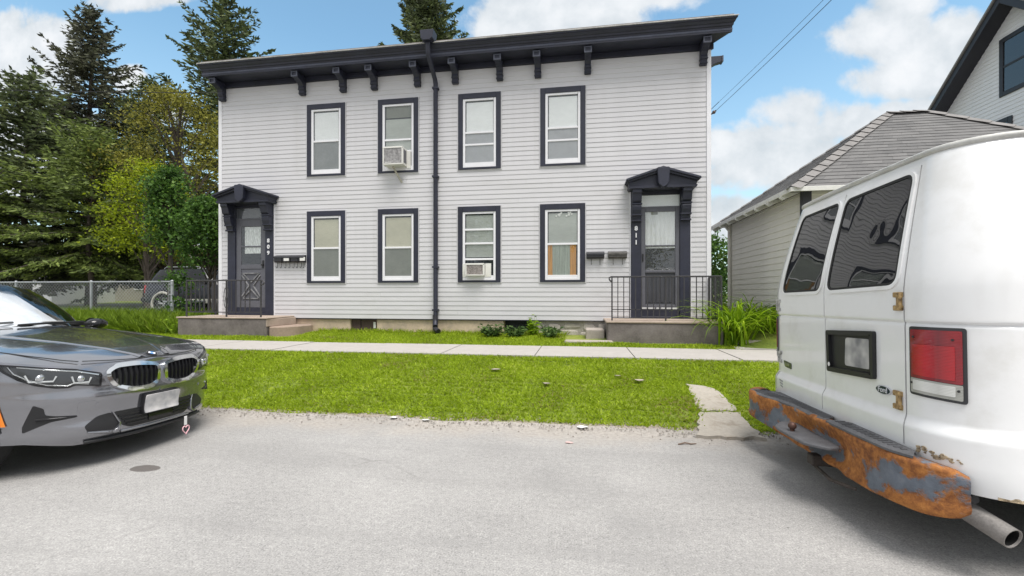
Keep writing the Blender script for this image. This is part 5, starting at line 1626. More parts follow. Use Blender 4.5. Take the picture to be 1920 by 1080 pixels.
SEDAN = dict(
    plan=[(0, 0), (.003, .15), (.022, .30), (.062, .45), (.135, .60), (.235, .715), (.36, .805), (.52, .868), (.75, .900), (1.05, .910), (1.5, .912), (2.4, .914), (3.3, .912), (3.9, .90), (4.3, .845), (4.52, .74), (4.62, .55), (4.67, .3), (4.68, 0)],
    pn=6, nv=24,
    nose=[(.15, .075), (.20, .035), (.24, .010), (.30, .006), (.36, .022), (.42, .016), (.50, .0), (.545, .002), (.585, .016), (.63, .014), (.68, .016), (.74, .035), (.80, .075), (.9, .12)],
    tail=[(.2, .10), (.4, .0), (.7, .02), (1.0, .10)],
    side=[(.15, .93), (.24, .965), (.35, .985), (.55, 1.0), (.70, .998), (.80, .985), (.90, .962), (1.0, .935)],
    zt=[(0, .742), (.05, .752), (.15, .775), (.3, .805), (.5, .835), (.8, .868), (1.2, .905), (1.7, .938), (2.4, .955), (3.2, .975), (3.8, .99), (4.3, 1.0), (4.68, .96)],
    zb=[(0, .165), (.12, .18), (.22, .215), (.30, .238), (.45, .245), (1.2, .20), (3.2, .20), (4.0, .24), (4.68, .30)],
    zc=[(0, .748), (.04, .775), (.12, .812), (.3, .862), (.6, .915), (1.0, .965), (1.45, 1.015), (1.8, 1.03), (2.4, .99), (3.6, .99), (4.1, 1.05), (4.5, 1.045), (4.68, .98)],
    wheels=[(.77, .325, .325), (3.62, .325, .325)],
    gb=[(1.44, 0), (1.52, .40), (1.80, .73), (2.00, .835), (2.6, .860), (3.3, .845), (3.8, .78), (4.05, .62), (4.15, .35), (4.17, 0)],
    gt=[(2.10, 0), (2.13, .30), (2.22, .535), (2.36, .585), (2.7, .595), (3.1, .58), (3.35, .54), (3.48, .46), (3.54, .28), (3.55, 0)],
    gbz=[1.012, 1.005, .975, .955, .955, .970, .99, 1.01, 1.03, 1.035], gtz=[1.402, 1.398, 1.375, 1.382, 1.395, 1.39, 1.375, 1.37, 1.375, 1.38],
    gsplit=[2.0, 2.7, 5.7, 7.0, 9.0], roof=.045, rim=M['gloss_black'])
NX, NY = -3.55, 3.27
car = thing('grey_sedan', 'metallic grey sedan with twin kidney grilles parked at the left edge of the road', 'car', (NX, NY, 0.0), local=True)
car.rotation_euler = (R(-1.6), 0, 0)
front, spt, plan, body = build_car(car, SEDAN, M['grey_paint'], M['car_glass'], M['wind_glass'])

def fpatch(name, poly, m, off, depth, parent=car, hole=None, step=.03, bevel=0.0):
    return patch(front, poly, off, depth, step, hole).build(name, m, parent, smooth=45)
def mir(p, s):
    return [(s * a, b) for a, b in p]
KID = rounded([(.016, .728), (.20, .752), (.345, .748), (.412, .705), (.400, .640), (.345, .565), (.235, .528), (.10, .530), (.022, .575)], .055, 4)
def shrink(poly, d):
    c = Vector((sum(p[0] for p in poly) / len(poly), sum(p[1] for p in poly) / len(poly)))
    n = len(poly); out = []
    for i in range(n):
        a, b, e = Vector(poly[i - 1]), Vector(poly[i]), Vector(poly[(i + 1) % n])
        t = (e - a).normalized(); nn = Vector((-t.y, t.x))
        if nn.dot(c - b) < 0: nn = -nn
        q = b + nn * d; out.append((q.x, q.y))
    return out
for s in (-1, 1):
    k = mir(KID, s)
    gr = fpatch('grille', shrink(k, .012), M['satin_black'], .004, .01)
    fpatch('grille_surround', k, M['chrome'], .030, .034, gr, hole=shrink(k, .026))
    ins = shrink(k, .022)
    for j in range(9):
        w0 = s * (.055 + j * .040)
        zs = [z for z in np.linspace(.50, .77, 90) if inside((w0, z), ins)]
        if len(zs) < 4: continue
        mb = MB(); z0, z1 = min(zs), max(zs); rows = []
        for z in np.linspace(z0, z1, 6):
            p = Vector(front(w0, z)); rows.append([(p.x + .003, p.y - .010, z), (p.x + .022, p.y - .004, z), (p.x + .022, p.y + .004, z), (p.x + .003, p.y + .010, z)])
        mb.grid(rows); mb.build('grille_slat', M['gloss_black'], gr, smooth=30)
    # headlight
    HL = rounded([(.425, .700), (.55, .742), (.66, .764), (.76, .790), (.822, .806), (.812, .750), (.775, .690), (.720, .645), (.650, .618), (.590, .612), (.565, .628), (.500, .615), (.430, .600)], .014, 3)
    hl = fpatch('headlight', mir(HL, s), M['lamp_dark'], .003, .012)
    fpatch('lamp_edge', mir(HL, s), M['gloss_black'], .011, .012, hl, hole=shrink(mir(HL, s), .011))
    def rib(pts, r, m_, off=.012, nm='lamp_strip'):
        q = []
        for w, z in pts:
            p = Vector(front(s * w, z)); p.x += off; q.append(p)
        mb = MB(); mb.tube(q, r, 6); mb.build(nm, m_, hl, smooth=60)
    rib([(.445, .690), (.55, .728), (.66, .750), (.77, .782)], .008, M['reflector_chrome'], .006)
    rib([(.795, .785), (.785, .735), (.740, .680), (.680, .645), (.600, .628), (.575, .643), (.500, .630)], .007, M['reflector_chrome'], .006)
    for wc, zc_, sc in ((.70, .700, 1.0), (.535, .672, .85)):
        rib([(wc + .055 * sc, zc_ + .022), (wc + .045 * sc, zc_ - .026), (wc - .04 * sc, zc_ - .030), (wc - .055 * sc, zc_ + .006)], .0065, mat('lamp_white_strip', (.55, .56, .58), .3), .010, 'running_light')
        p = Vector(front(s * wc, zc_)); mb = MB(); mb.ball((p.x + .002, p.y, p.z), (.018, .034 * sc, .026)); mb.build('projector', M['reflector_chrome'], hl, smooth=60)
    fpatch('lamp_lens', shrink(mir(HL, s), .010), M['lens'], .016, .002, hl)
    # outer vent, blade, lower corner scoop, amber side marker
    vt = fpatch('air_vent', mir(rounded([(.728, .510), (.690, .480), (.680, .432), (.640, .418), (.545, .405), (.550, .392), (.655, .380), (.705, .350), (.750, .318), (.752, .36)], .010, 3), s), M['satin_black'], .003, .02)
    q = [Vector(front(s * w, z)) + Vector((.010, 0, 0)) for w, z in ((.715, .405), (.66, .402), (.60, .399), (.55, .398))]
    mb = MB(); mb.tube(q, [.009, .008, .006, .003], 6); mb.build('vent_blade', M['gloss_black'], vt)
    sc_ = fpatch('corner_scoop', mir(rounded([(.515, .312), (.440, .376), (.36, .388), (.318, .300), (.345, .243), (.490, .262)], .020, 3), s), M['satin_black'], .003, .02)
    q = [Vector(front(s * w, z)) + Vector((.012, 0, 0)) for w, z in ((.50, .268), (.42, .250), (.355, .240), (.322, .262), (.318, .30), (.335, .345), (.355, .386))]
    mb = MB(); mb.tube(q, [.006, .013, .015, .012, .009, .007, .004], 6); mb.build('scoop_lip', M['grey_paint'], sc_, smooth=60)
    mb = MB(); rows = []
    for z, q0, q1 in ((.535, .395, .420), (.48, .387, .414), (.42, .375, .402), (.375, .365, .388)):
        def sp(qv):
            w = float(np.interp(qv, [p[0] for p in plan], [p[1] for p in plan])) * interp(z, SEDAN['side'])
            return (-qv, s * (w + .006), z)
        rows.append([sp(q0), sp((q0 + q1) / 2), sp(q1)])
    mb.grid(rows); mb.build('side_marker', M['amber'], car, smooth=60)
# lower grille
LG = rounded([(-.345, .386), (.345, .386), (.295, .272), (.24, .245), (-.24, .245), (-.295, .272)], .015, 3)
lg = fpatch('lower_grille', LG, M['satin_black'], .003, .02)
for z in (.275, .300, .325, .350):
    for a, b in ((-.32, -.12), (.12, .32)):
        f_ = (z - .245) / .14; aa = max(a, -(.25 + .09 * f_)) ; bb = min(b, .25 + .09 * f_)
        q = [Vector(front(w, z)) + Vector((.008, 0, 0)) for w in np.linspace(aa, bb, 5)]
        mb = MB(); mb.tube(q, .006, 4); mb.build('grille_bar', M['gloss_black'], lg)
fpatch('radar_panel', rounded([(-.11, .37), (.115, .37), (.11, .265), (-.105, .265)], .01, 2), M['gloss_black'], .014, .02, lg)
# front lip
q = [Vector(front(w, .190)) + Vector((.016, 0, .0)) for w in np.linspace(-.50, .50, 21)]
mb = MB(); mb.tube(q, .013, 6); mb.build('front_lip', M['satin_black'], car, smooth=60)
q = [Vector(front(w, .226)) + Vector((.006, 0, .0)) for w in np.linspace(-.30, .30, 11)]
mb = MB(); mb.tube(q, .011, 6); mb.build('lip_trim', M['grey_paint'], car, smooth=60)
# number plate: blank, as blurred as the photograph shows it
pl = fpatch('plate_bracket', rounded([(-.158, .492), (.158, .492), (.158, .318), (-.158, .318)], .012, 2), M['satin_black'], .032, .03)
m_ = bpy.data.materials.new('smudged_plate'); m_.use_nodes = True; N = NT(m_.node_tree); tc = N.new('ShaderNodeTexCoord')
N.l.new(N.ramp(N.noise(tc.outputs['Object'], 14, 2, .5), [(.3, (.36, .36, .38)), (.7, (.62, .60, .60))]), N.n['Principled BSDF'].inputs['Base Color']); M['smudge'] = m_
fpatch('number_plate', rounded([(-.150, .486), (.150, .486), (.150, .324), (-.150, .324)], .01, 2), m_, .040, .007, pl)
for wz in ((-.45, .465), (.0, .50), (.45, .465), (.60, .455)):
    fpatch('parking_sensor', [(wz[0] + .014 * math.cos(t), wz[1] + .014 * math.sin(t)) for t in np.linspace(0, 6.2, 12)], M['grey_paint'], .005, .006)
for (a, b) in ((-.55, -.46),):
    fpatch('tow_cover', rounded([(a, .50), (b, .50), (b, .42), (a, .42)], .008, 2), M['grey_paint'], .003, .004)
# bonnet shut lines, crease ridges, roundel
def bon_z(q, w):
    wm = float(np.interp(q, plan[:90, 0], plan[:90, 1])) * interp(interp(q, SEDAN['zt']), SEDAN['side'])
    ze, c = interp(q, SEDAN['zt']), interp(q, SEDAN['zc'])
    return ze + (c - ze) * (1 - min(1, abs(w) / wm) ** 2.6)
for s in (-1, 1):
    pts = [(q, s * w) for q, w in ((.16, .52), (.26, .60), (.45, .675), (.8, .735), (1.2, .765), (1.6, .785))]
    mb = MB(); mb.tube([(-q, w, bon_z(q, w) + .0005) for q, w in crom(pts, 5)], .0042, 4); mb.build('shut_line', M['plastic_black'], car)
    pts = [(q, s * w) for q, w in ((.07, .12), (.3, .22), (.7, .34), (1.2, .45))]
    rows = []
    for q, w in crom(pts, 6):
        rows.append([(-q, w - s * .05, bon_z(q, w - s * .05) + .0006), (-q, w, bon_z(q, w) + .0085), (-q, w + s * .018, bon_z(q, w + s * .018) + .0006)])
    mb = MB(); mb.grid(rows); mb.build('bonnet_ridge', M['grey_paint'], car, smooth=70)
pts = [(.052, w) for w in np.linspace(-.5, .5, 21)]
mb = MB(); mb.tube([(-(q + .10 * (abs(w) / .5) ** 2.5), w, bon_z(q + .10 * (abs(w) / .5) ** 2.5, w) + .001) for q, w in pts], .0042, 4); mb.build('shut_line', M['plastic_black'], car)
zc0 = bon_z(.10, 0); tilt = math.atan2(bon_z(.14, 0) - bon_z(.06, 0), .08)
def disc(name, r0, r1, a0, a1, m_, off, parent):
    mb = MB(); n = 24; vs = []
    rows = []
    for k in range(n + 1):
        a = a0 + (a1 - a0) * k / n
        rows.append([(-(.10 - rr * math.cos(a) * math.cos(tilt)), rr * math.sin(a), zc0 - rr * math.cos(a) * math.sin(tilt) + off) for rr in (r0, r1)])
    mb.grid(rows); return mb.build(name, m_, parent)
rd = disc('roundel', .0, .041, 0, 6.2832, M['gloss_black'], .006, car)
disc('roundel_rim', .038, .042, 0, 6.2832, M['chrome'], .0075, rd)
for k in range(4): disc('roundel_quarter', .0, .026, k * math.pi / 2, (k + 1) * math.pi / 2, mat('badge_blue', (.03, .18, .50), .3) if k % 2 else M['trim_white'], .0075, rd)
# wipers, mirrors, dashboard and a pale sheet of paper under the windscreen
for (p, q) in (((1.44, -.05, 1.022), (1.60, .60, 1.02)), ((1.46, -.60, 1.01), (1.55, -.02, 1.035))):
    mb = MB(); mb.tube([(-p[0], p[1], p[2] + .01), (-(p[0] + q[0]) / 2, (p[1] + q[1]) / 2, (p[2] + q[2]) / 2 + .022), (-q[0], q[1], q[2] + .02)], .011, 5); mb.build('wiper', M['satin_black'], car)
for s in (-1, 1):
    mb = MB(); mb.ball((-1.93, s * .985, 1.00), (.085, .105, .062), 14, 10); mi = mb.build('door_mirror', M['gloss_black'], car, smooth=60)
    mb = MB(); mb.tube([(-1.90, s * .86, .965), (-1.92, s * .93, .975)], .025, 6); mb.build('mirror_arm', M['satin_black'], mi)
    mb = MB(); mb.lathe([(0, 0), (.07, .002)], (-2.012, s * .985, 1.0), 'x', 14); mb.build('mirror_glass', M['car_glass'], mi)
mb = MB(); mb.box(-1.95, -1.60, -.68, .68, 1.0, 1.035); mb.build('dashboard', M['satin_black'], car, bevel=.01)
# silvery panel added behind the glass to brighten the windscreen
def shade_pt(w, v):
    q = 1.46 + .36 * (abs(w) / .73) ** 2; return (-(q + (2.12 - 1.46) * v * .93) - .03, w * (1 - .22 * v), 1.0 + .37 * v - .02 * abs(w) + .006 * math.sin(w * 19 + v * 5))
mb = MB(); mb.grid([[shade_pt(w, v) for w in np.linspace(-.66, .50, 30)] for v in np.linspace(.06, .97, 9)]); mb.build('added_sunshade', mat('added_silvery_sunshade', (.80, .82, .88), .45, var=.12, vscale=2.5), car, smooth=60)
mb = MB(); mb.box(-1.75, -1.60, .24, .42, 1.045, 1.055); mb.build('paper', M['paper'], car)

# heart charm on a strap from the bumper
hc = thing('heart_charm', 'pink outlined heart charm hanging on a short white strap below the sedan bumper', 'charm', (NX + .005, NY + .26, .15))
mb = MB(); mb.box(NX + .0, NX + .008, NY + .235, NY + .262, .125, .205); mb.build('strap', M['paper'], hc, bevel=.002)
mb = MB(); pts = []
for k in range(37):
    t = 2 * math.pi * k / 36
    pts.append((NX + .006, NY + .250 + .034 * math.sin(t) ** 3, .085 + .034 * (.8125 * math.cos(t) - .3125 * math.cos(2 * t) - .125 * math.cos(3 * t) - .0625 * math.cos(4 * t)) * 1.25))
mb.tube(pts, .0048, 6, False); mb.build('heart', mat('pink_plastic', (.85, .50, .55), .4), hc, smooth=60)

# ------------------------------------------------------------------ dark utility vehicle and a white car behind the fence
SUV = dict(
    plan=[(0, 0), (.01, .35), (.06, .62), (.18, .80), (.40, .89), (.8, .915), (1.5, .92), (3.6, .92), (4.2, .90), (4.5, .84), (4.60, .65), (4.63, .3), (4.63, 0)], pn=7, nv=20,
    nose=[(.3, .05), (.45, .0), (.85, .02), (1.0, .08)], tail=[(.3, .06), (.5, 0), (.9, .01), (1.1, .04)],
    side=[(.3, .95), (.5, .99), (.75, 1.0), (.95, .99), (1.1, .96)],
    zt=[(0, .94), (.3, 1.0), (.9, 1.06), (1.5, 1.10), (3.5, 1.12), (4.63, 1.12)], zb=[(0, .36), (.5, .40), (4.0, .40), (4.63, .45)],
    zc=[(0, .96), (.3, 1.04), (.9, 1.10), (1.4, 1.14), (4.6, 1.14)],
    wheels=[(.86, .37, .37), (3.66, .37, .37)],
    gb=[(1.35, 0), (1.42, .45), (1.60, .74), (1.78, .85), (2.6, .865), (3.5, .86), (4.2, .84), (4.42, .76), (4.50, .45), (4.51, 0)],
    gt=[(2.02, 0), (2.05, .35), (2.14, .60), (2.26, .66), (2.8, .68), (3.4, .68), (3.95, .66), (4.10, .60), (4.16, .35), (4.17, 0)],
    gbz=[1.14, 1.13, 1.10, 1.09, 1.09, 1.10, 1.11, 1.12, 1.13, 1.13], gtz=[1.69, 1.685, 1.67, 1.67, 1.69, 1.69, 1.68, 1.67, 1.675, 1.68],
    gsplit=[2.0, 2.6, 6.2, 7.2, 9.0], roof=.05, crown=2.2)
suv = thing('utility_vehicle', 'dark blue utility vehicle with pale wheel arches parked behind the chain-link fence', 'car', (-11.72, 15.2, gz(-14, 15)), local=True)
fs, sp2, pl2, bd2 = build_car(suv, SUV, M['dark_paint'], M['car_glass'])
def car_extras(root, P, f, arches, rack, lamp_m):
    for s in (-1, 1):
        pf = lambda poly: [(s * a, b) for a, b in poly]
        patch(f, pf(rounded([(.45, .92), (.80, .92), (.84, .80), (.48, .80)], .02, 2)), .006, .01, .05).build('headlight', M['reflector_chrome'], root, smooth=40)
        mb = MB(); mb.box(-4.60, -4.42, s * .70 - .10, s * .70 + .12, .80, 1.08); mb.build('tail_light', lamp_m, root, bevel=.02)
        if arches:
            for q, z, r in P['wheels']:
                mb = MB(); pts = [(-(q + (r + .075) * math.cos(t)), s * .918, z + (r + .075) * math.sin(t)) for t in np.linspace(-.35, math.pi + .35, 22)]
                mb.tube(pts, .045, 6); mb.build('wheel_arch', M['pale_trim'], root, smooth=50)
            mb = MB(); mb.box(-3.15, -1.35, s * .90 - .03, s * .90 + .03, .42, .58); mb.build('sill_cladding', M['pale_trim'], root, bevel=.02)
        for k in (0, 1):
            x0 = -2.75 - k * .85
            mb = MB(); mb.box(x0 - .006, x0 + .006, s * .921 - .004, s * .921 + .004, .50, 1.08); mb.build('door_gap', M['plastic_black'], root)
            mb = MB(); mb.box(x0 + .12, x0 + .26, s * .925, s * .945, .96, .99); mb.build('door_handle', M['satin_black'], root, bevel=.004)
        mb = MB(); mb.ball((-1.78, s * 1.0, 1.18), (.07, .10, .075)); mb.build('door_mirror', M['satin_black'], root, smooth=60)
        if rack:
            mb = MB(); mb.tube([(-2.35, s * .56, 1.72), (-2.45, s * .56, 1.785), (-3.85, s * .56, 1.785), (-3.95, s * .56, 1.72)], .016, 6); mb.build('roof_rail', M['galv'], root, smooth=60)
    mb = MB(); mb.box(-.06, .07, -.78, .78, .42, .60); mb.build('front_bumper', M['satin_black'], root, bevel=.04)
    mb = MB(); mb.box(-4.75, -4.55, -.82, .82, .45, .64); mb.build('rear_bumper', M['satin_black'] if rack else M['white_paint'], root, bevel=.04)
    patch(f, rounded([(-.40, .92), (.40, .92), (.40, .74), (-.40, .74)], .03, 2), .006, .01, .06).build('grille', M['gloss_black'], root)
M['pale_trim'] = mat('pale_beige_cladding', (.52, .50, .45), .5, var=.1, vscale=5)
M['tail_red'] = mat('red_tail_lens', (.40, .012, .02), .2, coat=.8)
car_extras(suv, SUV, fs, True, True, M['tail_red'])
wc = thing('white_car', 'white car mostly hidden behind the dark utility vehicle and the house corner', 'car', (-11.9, 19.2, gz(-13, 19)), local=True)
W2 = dict(SUV); W2['gtz'] = [z - .12 for z in SUV['gtz']]
fs2, a_, b_, c_ = build_car(wc, W2, M['white_paint'], M['car_glass'])
car_extras(wc, W2, fs2, False, False, M['tail_red'])
# ------------------------------------------------------------------ white van, seen from behind
VY, VW, VRX = 3.30, 1.03, 1.67
def van_X(z):
    lean = 0.0
    if z > 1.33:
        t = (z - 1.33) / .67; lean = .150 * t ** 1.25
    bulge = -.022 * (1 - float(np.clip((z - .615) / .06, 0, 1)) ** 1.0) if z < .68 else 0
    t2 = float(np.clip((z - .615) / .065, 0, 1)); t2 = t2 * t2 * (3 - 2 * t2)
    bulge = -.024 * (1 - t2)
    if z < .50: bulge += .05 * ((.50 - z) / .15) ** 2
    roof = .10 * max(0, (z - 2.035) / .08) ** 1.8 if z > 2.035 else 0
    gro = .010 * math.exp(-((z - 1.150) / .0075) ** 2) + .006 * (1 / (1 + math.exp((z - 1.150) / .004)) - 1)
    return VRX + lean + bulge + roof + gro
def van_W(z):
    w = VW
    if z > 1.36: w -= .135 * ((z - 1.36) / .70) ** 1.4
    if z < .68:
        t2 = float(np.clip((z - .615) / .065, 0, 1)); w += .022 * (1 - t2 * t2 * (3 - 2 * t2))
    if z > 2.035: w -= .10 * ((z - 2.035) / .08) ** 1.8
    w -= .009 * math.exp(-((z - 1.150) / .0075) ** 2) + .005 * (1 / (1 + math.exp((z - 1.150) / .004)) - 1)
    return w
RC = .30
FLAT = VW - RC          # rear face is flat to this distance from the centre line
ARC = RC * math.pi / 2
def van_surf(s, z):
    """s: distance along the outline from the rear centre line, positive towards the camera side"""
    sg = 1 if s >= 0 else -1; a = abs(s); X, W = van_X(z), van_W(z)
    k = W / VW
    if a <= FLAT:
        x, d = X + .012 * (a / FLAT) ** 2, a * k
    elif a <= FLAT + ARC:
        t = (a - FLAT) / RC; x, d = X + .012 + RC * (1 - math.cos(t)), (FLAT + RC * math.sin(t)) * k
    else:
        x, d = X + .012 + RC + (a - FLAT - ARC), W
    return (x, VY - sg * d, z)
van = thing('white_van', 'white panel van seen from behind with badly rusted rear bumper', 'van', (4.4, VY, 0.0))
van.rotation_euler = (R(-1.3), 0, 0)       # the street falls towards its edge
M['van_white'] = mat('white_van_paint', (.81, .81, .82), .28, var=.03, vscale=1.2, coat=.6, dirt=((.50, .48, .43), .28, 2.6))
M['van_glass'] = glass_mat('smoked_van_glass', dark=.96, ior=1.9, wob=.008, wscale=2.0)
DL, DM, DR = -.785, -.030, .715       # door edges: far hinge, centre, near hinge
G = .0045
ss = sorted(set([-3.6, -2.6, -1.9] + list(np.round(np.linspace(-FLAT - ARC, -FLAT, 10), 4)) + list(np.round(np.linspace(-FLAT, FLAT, 24), 4)) + list(np.round(np.linspace(FLAT, FLAT + ARC, 14), 4)) + [1.4, 1.9, 2.6, 3.6, 4.6, 5.6, -4.6, -5.6] +
    [DL - G, DL - G - .012, DL + G, DL + G + .012, DM - G, DM - G - .012, DM + G, DM + G + .012, DR - G, DR - G - .012, DR + G, DR + G + .012]))
zs = sorted(set([round(.37 + .03 * i, 3) for i in range(5)] + [.50, .525, .55, .57, .59] + [round(.605 + .01 * i, 3) for i in range(9)] + [.75, .82, .9, .97, 1.04, 1.09, 1.115] + [round(1.126 + .006 * i, 3) for i in range(9)] +
    [1.20, 1.27, 1.33, 1.36, 1.42, 1.5, 1.6, 1.7, 1.8, 1.88, 1.94, 1.985, 2.0, 2.035, 2.055, 2.07, 2.085, 2.095, 2.103, 2.109]))
def in_gap(s):
    return any(abs(s - e) < G + .0005 for e in (DL, DM, DR))
def vpt(s, z, door=False):
    p = van_surf(s, z)
    if in_gap(s) and .50 <= z <= 1.985:
        return p if door else p
    return p
zdoor0, zdoor1 = .525, 2.0
def region(i, j):
    """faces of the shell grid: 'gap', far door, near door or body"""
    sm_, zm = (ss[j] + ss[j + 1]) / 2, (zs[i] + zs[i + 1]) / 2
    if zdoor0 < zm < zdoor1:
        if in_gap(sm_): return 'gap'
        if DL < sm_ < DM: return 'far'
        if DM < sm_ < DR: return 'near'
    # the wheel arches
    p = van_surf(sm_, zm)
    if p[0] > 2.3 and (p[0] - 3.05) ** 2 + (zm - .37) ** 2 < .44 ** 2: return 'arch'
    # rusted away corner behind the bumper end
    return 'body'
rows = [[vpt(s, z) for s in ss] for z in zs]
mb = MB(); mb.grid(rows, lambda i, j: region(i, j) != 'body')
# roof skin
rr = []
half = [s for s in ss if s >= 0]
for s in half:
    a, b = van_surf(s, zs[-1]), van_surf(-s, zs[-1])
    rr.append([(a[0], a[1] + (b[1] - a[1]) * k / 16, a[2] + .055 * (1 - abs(2 * k / 16 - 1) ** 2.5) * min(1, max(0, (a[0] - van_X(2.109)) / .25 + .15))) for k in range(17)])
mb.grid(rr)
vb = mb.build('body', M['van_white'], van, smooth=35)
# dark backing inside the shut lines
mb = MB(); mb.grid([[(lambda p: (p[0] + .018, p[1], p[2]))(van_surf(s, z)) for s in np.linspace(-.82, .75, 20)] for z in [z for z in zs if .52 <= z <= 2.0]])
mb.build('door_seal', M['plastic_black'], van)
doors = {}
for nm in ('far', 'near'):
    mb = MB(); mb.grid(rows, lambda i, j: region(i, j) != nm)
    lo, hi = (DL + G, DM - G) if nm == 'far' else (DM + G, DR - G)
    for e in (lo, hi):
        col = [z for z in zs if zdoor0 <= z <= zdoor1]
        mb.grid([[van_surf(e, z) for z in col], [(lambda p: (p[0] + .02, p[1], p[2]))(van_surf(e, z)) for z in col]])
    doors[nm] = mb.build('rear_door', M['van_white'], van, smooth=35)
def vpatch(name, poly, m, off, depth, parent, hole=None, step=.05):
    return patch(van_surf, poly, off, depth, step, hole).build(name, m, parent, smooth=40)
# windows (outlines in distance-along-body and height)
def s_of(y, z): return (VY - y) * VW / van_W(z)
WF = rounded([(s_of(3.965, 1.35), 1.350), (s_of(3.385, 1.35), 1.350), (s_of(3.375, 1.95), 1.945), (s_of(3.90, 1.95), 1.945)], .05, 5)
WN = rounded([(s_of(3.275, 1.35), 1.350), (s_of(2.645, 1.36), 1.362), (s_of(2.70, 1.95), 1.955), (s_of(3.285, 1.95), 1.945)], .05, 5)
for nm, W_ in (('far', WF), ('near', WN)):
    gk = vpatch('window', W_, M['van_glass'], .002, .004, doors[nm])
    big = shrink(W_, -.014)
    vpatch('window_gasket', big, M['rubber'], .007, .012, doors[nm], hole=shrink(W_, .002))
    vpatch('window_rim', shrink(W_, -.034), M['van_white'], .009, .010, doors[nm], hole=shrink(W_, -.013))
# roof gutter
pts = []
for s in list(np.linspace(-3.5, -1.25, 6)) + list(np.linspace(-1.2, 1.2, 49)) + list(np.linspace(1.3, 5.0, 8)):
    z = 2.062; p = van_surf(s, z); c = Vector((VRX + 1.2, VY, z)) if abs(s) < 1.2 else Vector((p[0], VY, z))
    d = (Vector(p) - c); d.z = 0; d.normalize()
    pts.append(Vector(p) + d * .017)
mb = MB(); mb.tube(pts, .017, 6); mb.build('roof_gutter', mat('dirty_gutter_paint', (.50, .495, .475), .45, var=.2, vscale=6), van, smooth=60)
# hinges
RUSTH = mat('rusty_hinge', (.16, .060, .012), .7, var=.7, vscale=45, color2=(.58, .40, .18))
def hinge(s, z, m_, d):
    mb = MB(); p = Vector(van_surf(s, z))
    h = .045
    mb.tube([(p.x - .010, p.y, z - h), (p.x - .010, p.y, z + h)], .0095, 8)
    for zz in (z + h * .78, z - h * .78):
        mb.box(p.x - .014, p.x + .004, p.y - .008, p.y + .052 * d, zz - .014, zz + .014)
    mb.box(p.x - .010, p.x + .004, p.y + .012 * d, p.y + .034 * d, z - h * .7, z + h * .7)
    mb.build('door_hinge', m_, van, bevel=.003)
hinge(DR - .012, 1.262, RUSTH, 1); hinge(DR - .030, .735, RUSTH, 1)
WH = mat('worn_white_hinge', (.30, .29, .28), .6, var=.6, vscale=40, color2=(.66, .65, .63))
hinge(DL + .004, 1.235, WH, -1); hinge(DL + .004, .80, WH, -1)
# plate recess with a blurred plate
m_ = bpy.data.materials.new('dark_smudged_plate'); m_.use_nodes = True; N = NT(m_.node_tree); tc = N.new('ShaderNodeTexCoord')
N.l.new(N.ramp(N.noise(tc.outputs['Object'], 9, 2, .5), [(.3, (.16, .16, .18)), (.7, (.50, .49, .48))]), N.n['Principled BSDF'].inputs['Base Color']); M['smudge_dark'] = m_
pf = rounded([(s_of(3.285, 1), 1.070), (s_of(2.805, 1), 1.092), (s_of(2.805, 1), .815), (s_of(3.275, 1), .795)], .015, 2)
ph = vpatch('plate_holder', shrink(pf, .012), M['satin_black'], .003, .01, doors['near'])
vpatch('plate_frame', pf, M['satin_black'], .022, .026, ph, hole=shrink(pf, .030))
vpatch('number_plate', rounded([(s_of(3.08, 1), 1.035), (s_of(2.85, 1), 1.042), (s_of(2.85, 1), .865), (s_of(3.09, 1), .858)], .02, 3), M['smudge_dark'], .010, .006, ph)
o = vpatch('plate_sticker', [(s_of(3.245, 1) + .012 * math.cos(t), .845 + .014 * math.sin(t)) for t in np.linspace(0, 6.1, 12)], M['paper'], .0245, .002, ph)
# oval badge with lettering
M['silver'] = mat('silver_paint', (.55, .56, .58), .35)
sc0 = s_of(2.745, .762); zc0_ = .768
ov = [(sc0 + .060 * math.cos(t), zc0_ + .026 * math.sin(t)) for t in np.linspace(0, 2 * math.pi, 29)[:-1]]
bdg = vpatch('oval_badge', ov, M['silver'], .008, .008, doors['near'], step=.02)
vpatch('badge_field', shrink(ov, .005), mat('dark_badge_field', (.012, .022, .045), .25), .0095, .003, bdg, step=.02)
def on_rear(me, m_, s, z, off, parent, shear=0.0):
    o = link('lettering', me, m_, parent)
    p = Vector(van_surf(s, z)); o.rotation_euler = (R(90), 0, R(-90)); o.location = (p.x - off, p.y, z)
    return o
TXT_FORD.materials.append(M['silver'])
on_rear(TXT_FORD, None, sc0, zc0_, .0105, bdg)
gb_ = rounded([(s_of(3.985, .75), .778), (s_of(3.845, .75), .768), (s_of(3.845, .75), .722), (s_of(3.96, .75), .730)], .006, 2)
bg2 = vpatch('model_badge', gb_, mat('green_badge', (.055, .075, .03), .4, var=.4, vscale=40), .006, .006, doors['far'], step=.03)
TXT_BADGE.materials.append(M['reflector_chrome']); on_rear(TXT_BADGE, None, s_of(3.912, .75), .748, .0075, bg2)
dk_ = mat('faded_sticker_ink', (.33, .33, .35), .6)
for k in range(3):
    vpatch('sticker', rounded([(s_of(4.02 - .01 * k, .6), .618 - .022 * k), (s_of(3.955, .6), .610 - .022 * k), (s_of(3.955, .6), .598 - .022 * k), (s_of(4.02 - .01 * k, .6), .606 - .022 * k)], .003, 2), dk_, .002, .002, doors['far'], step=.03)
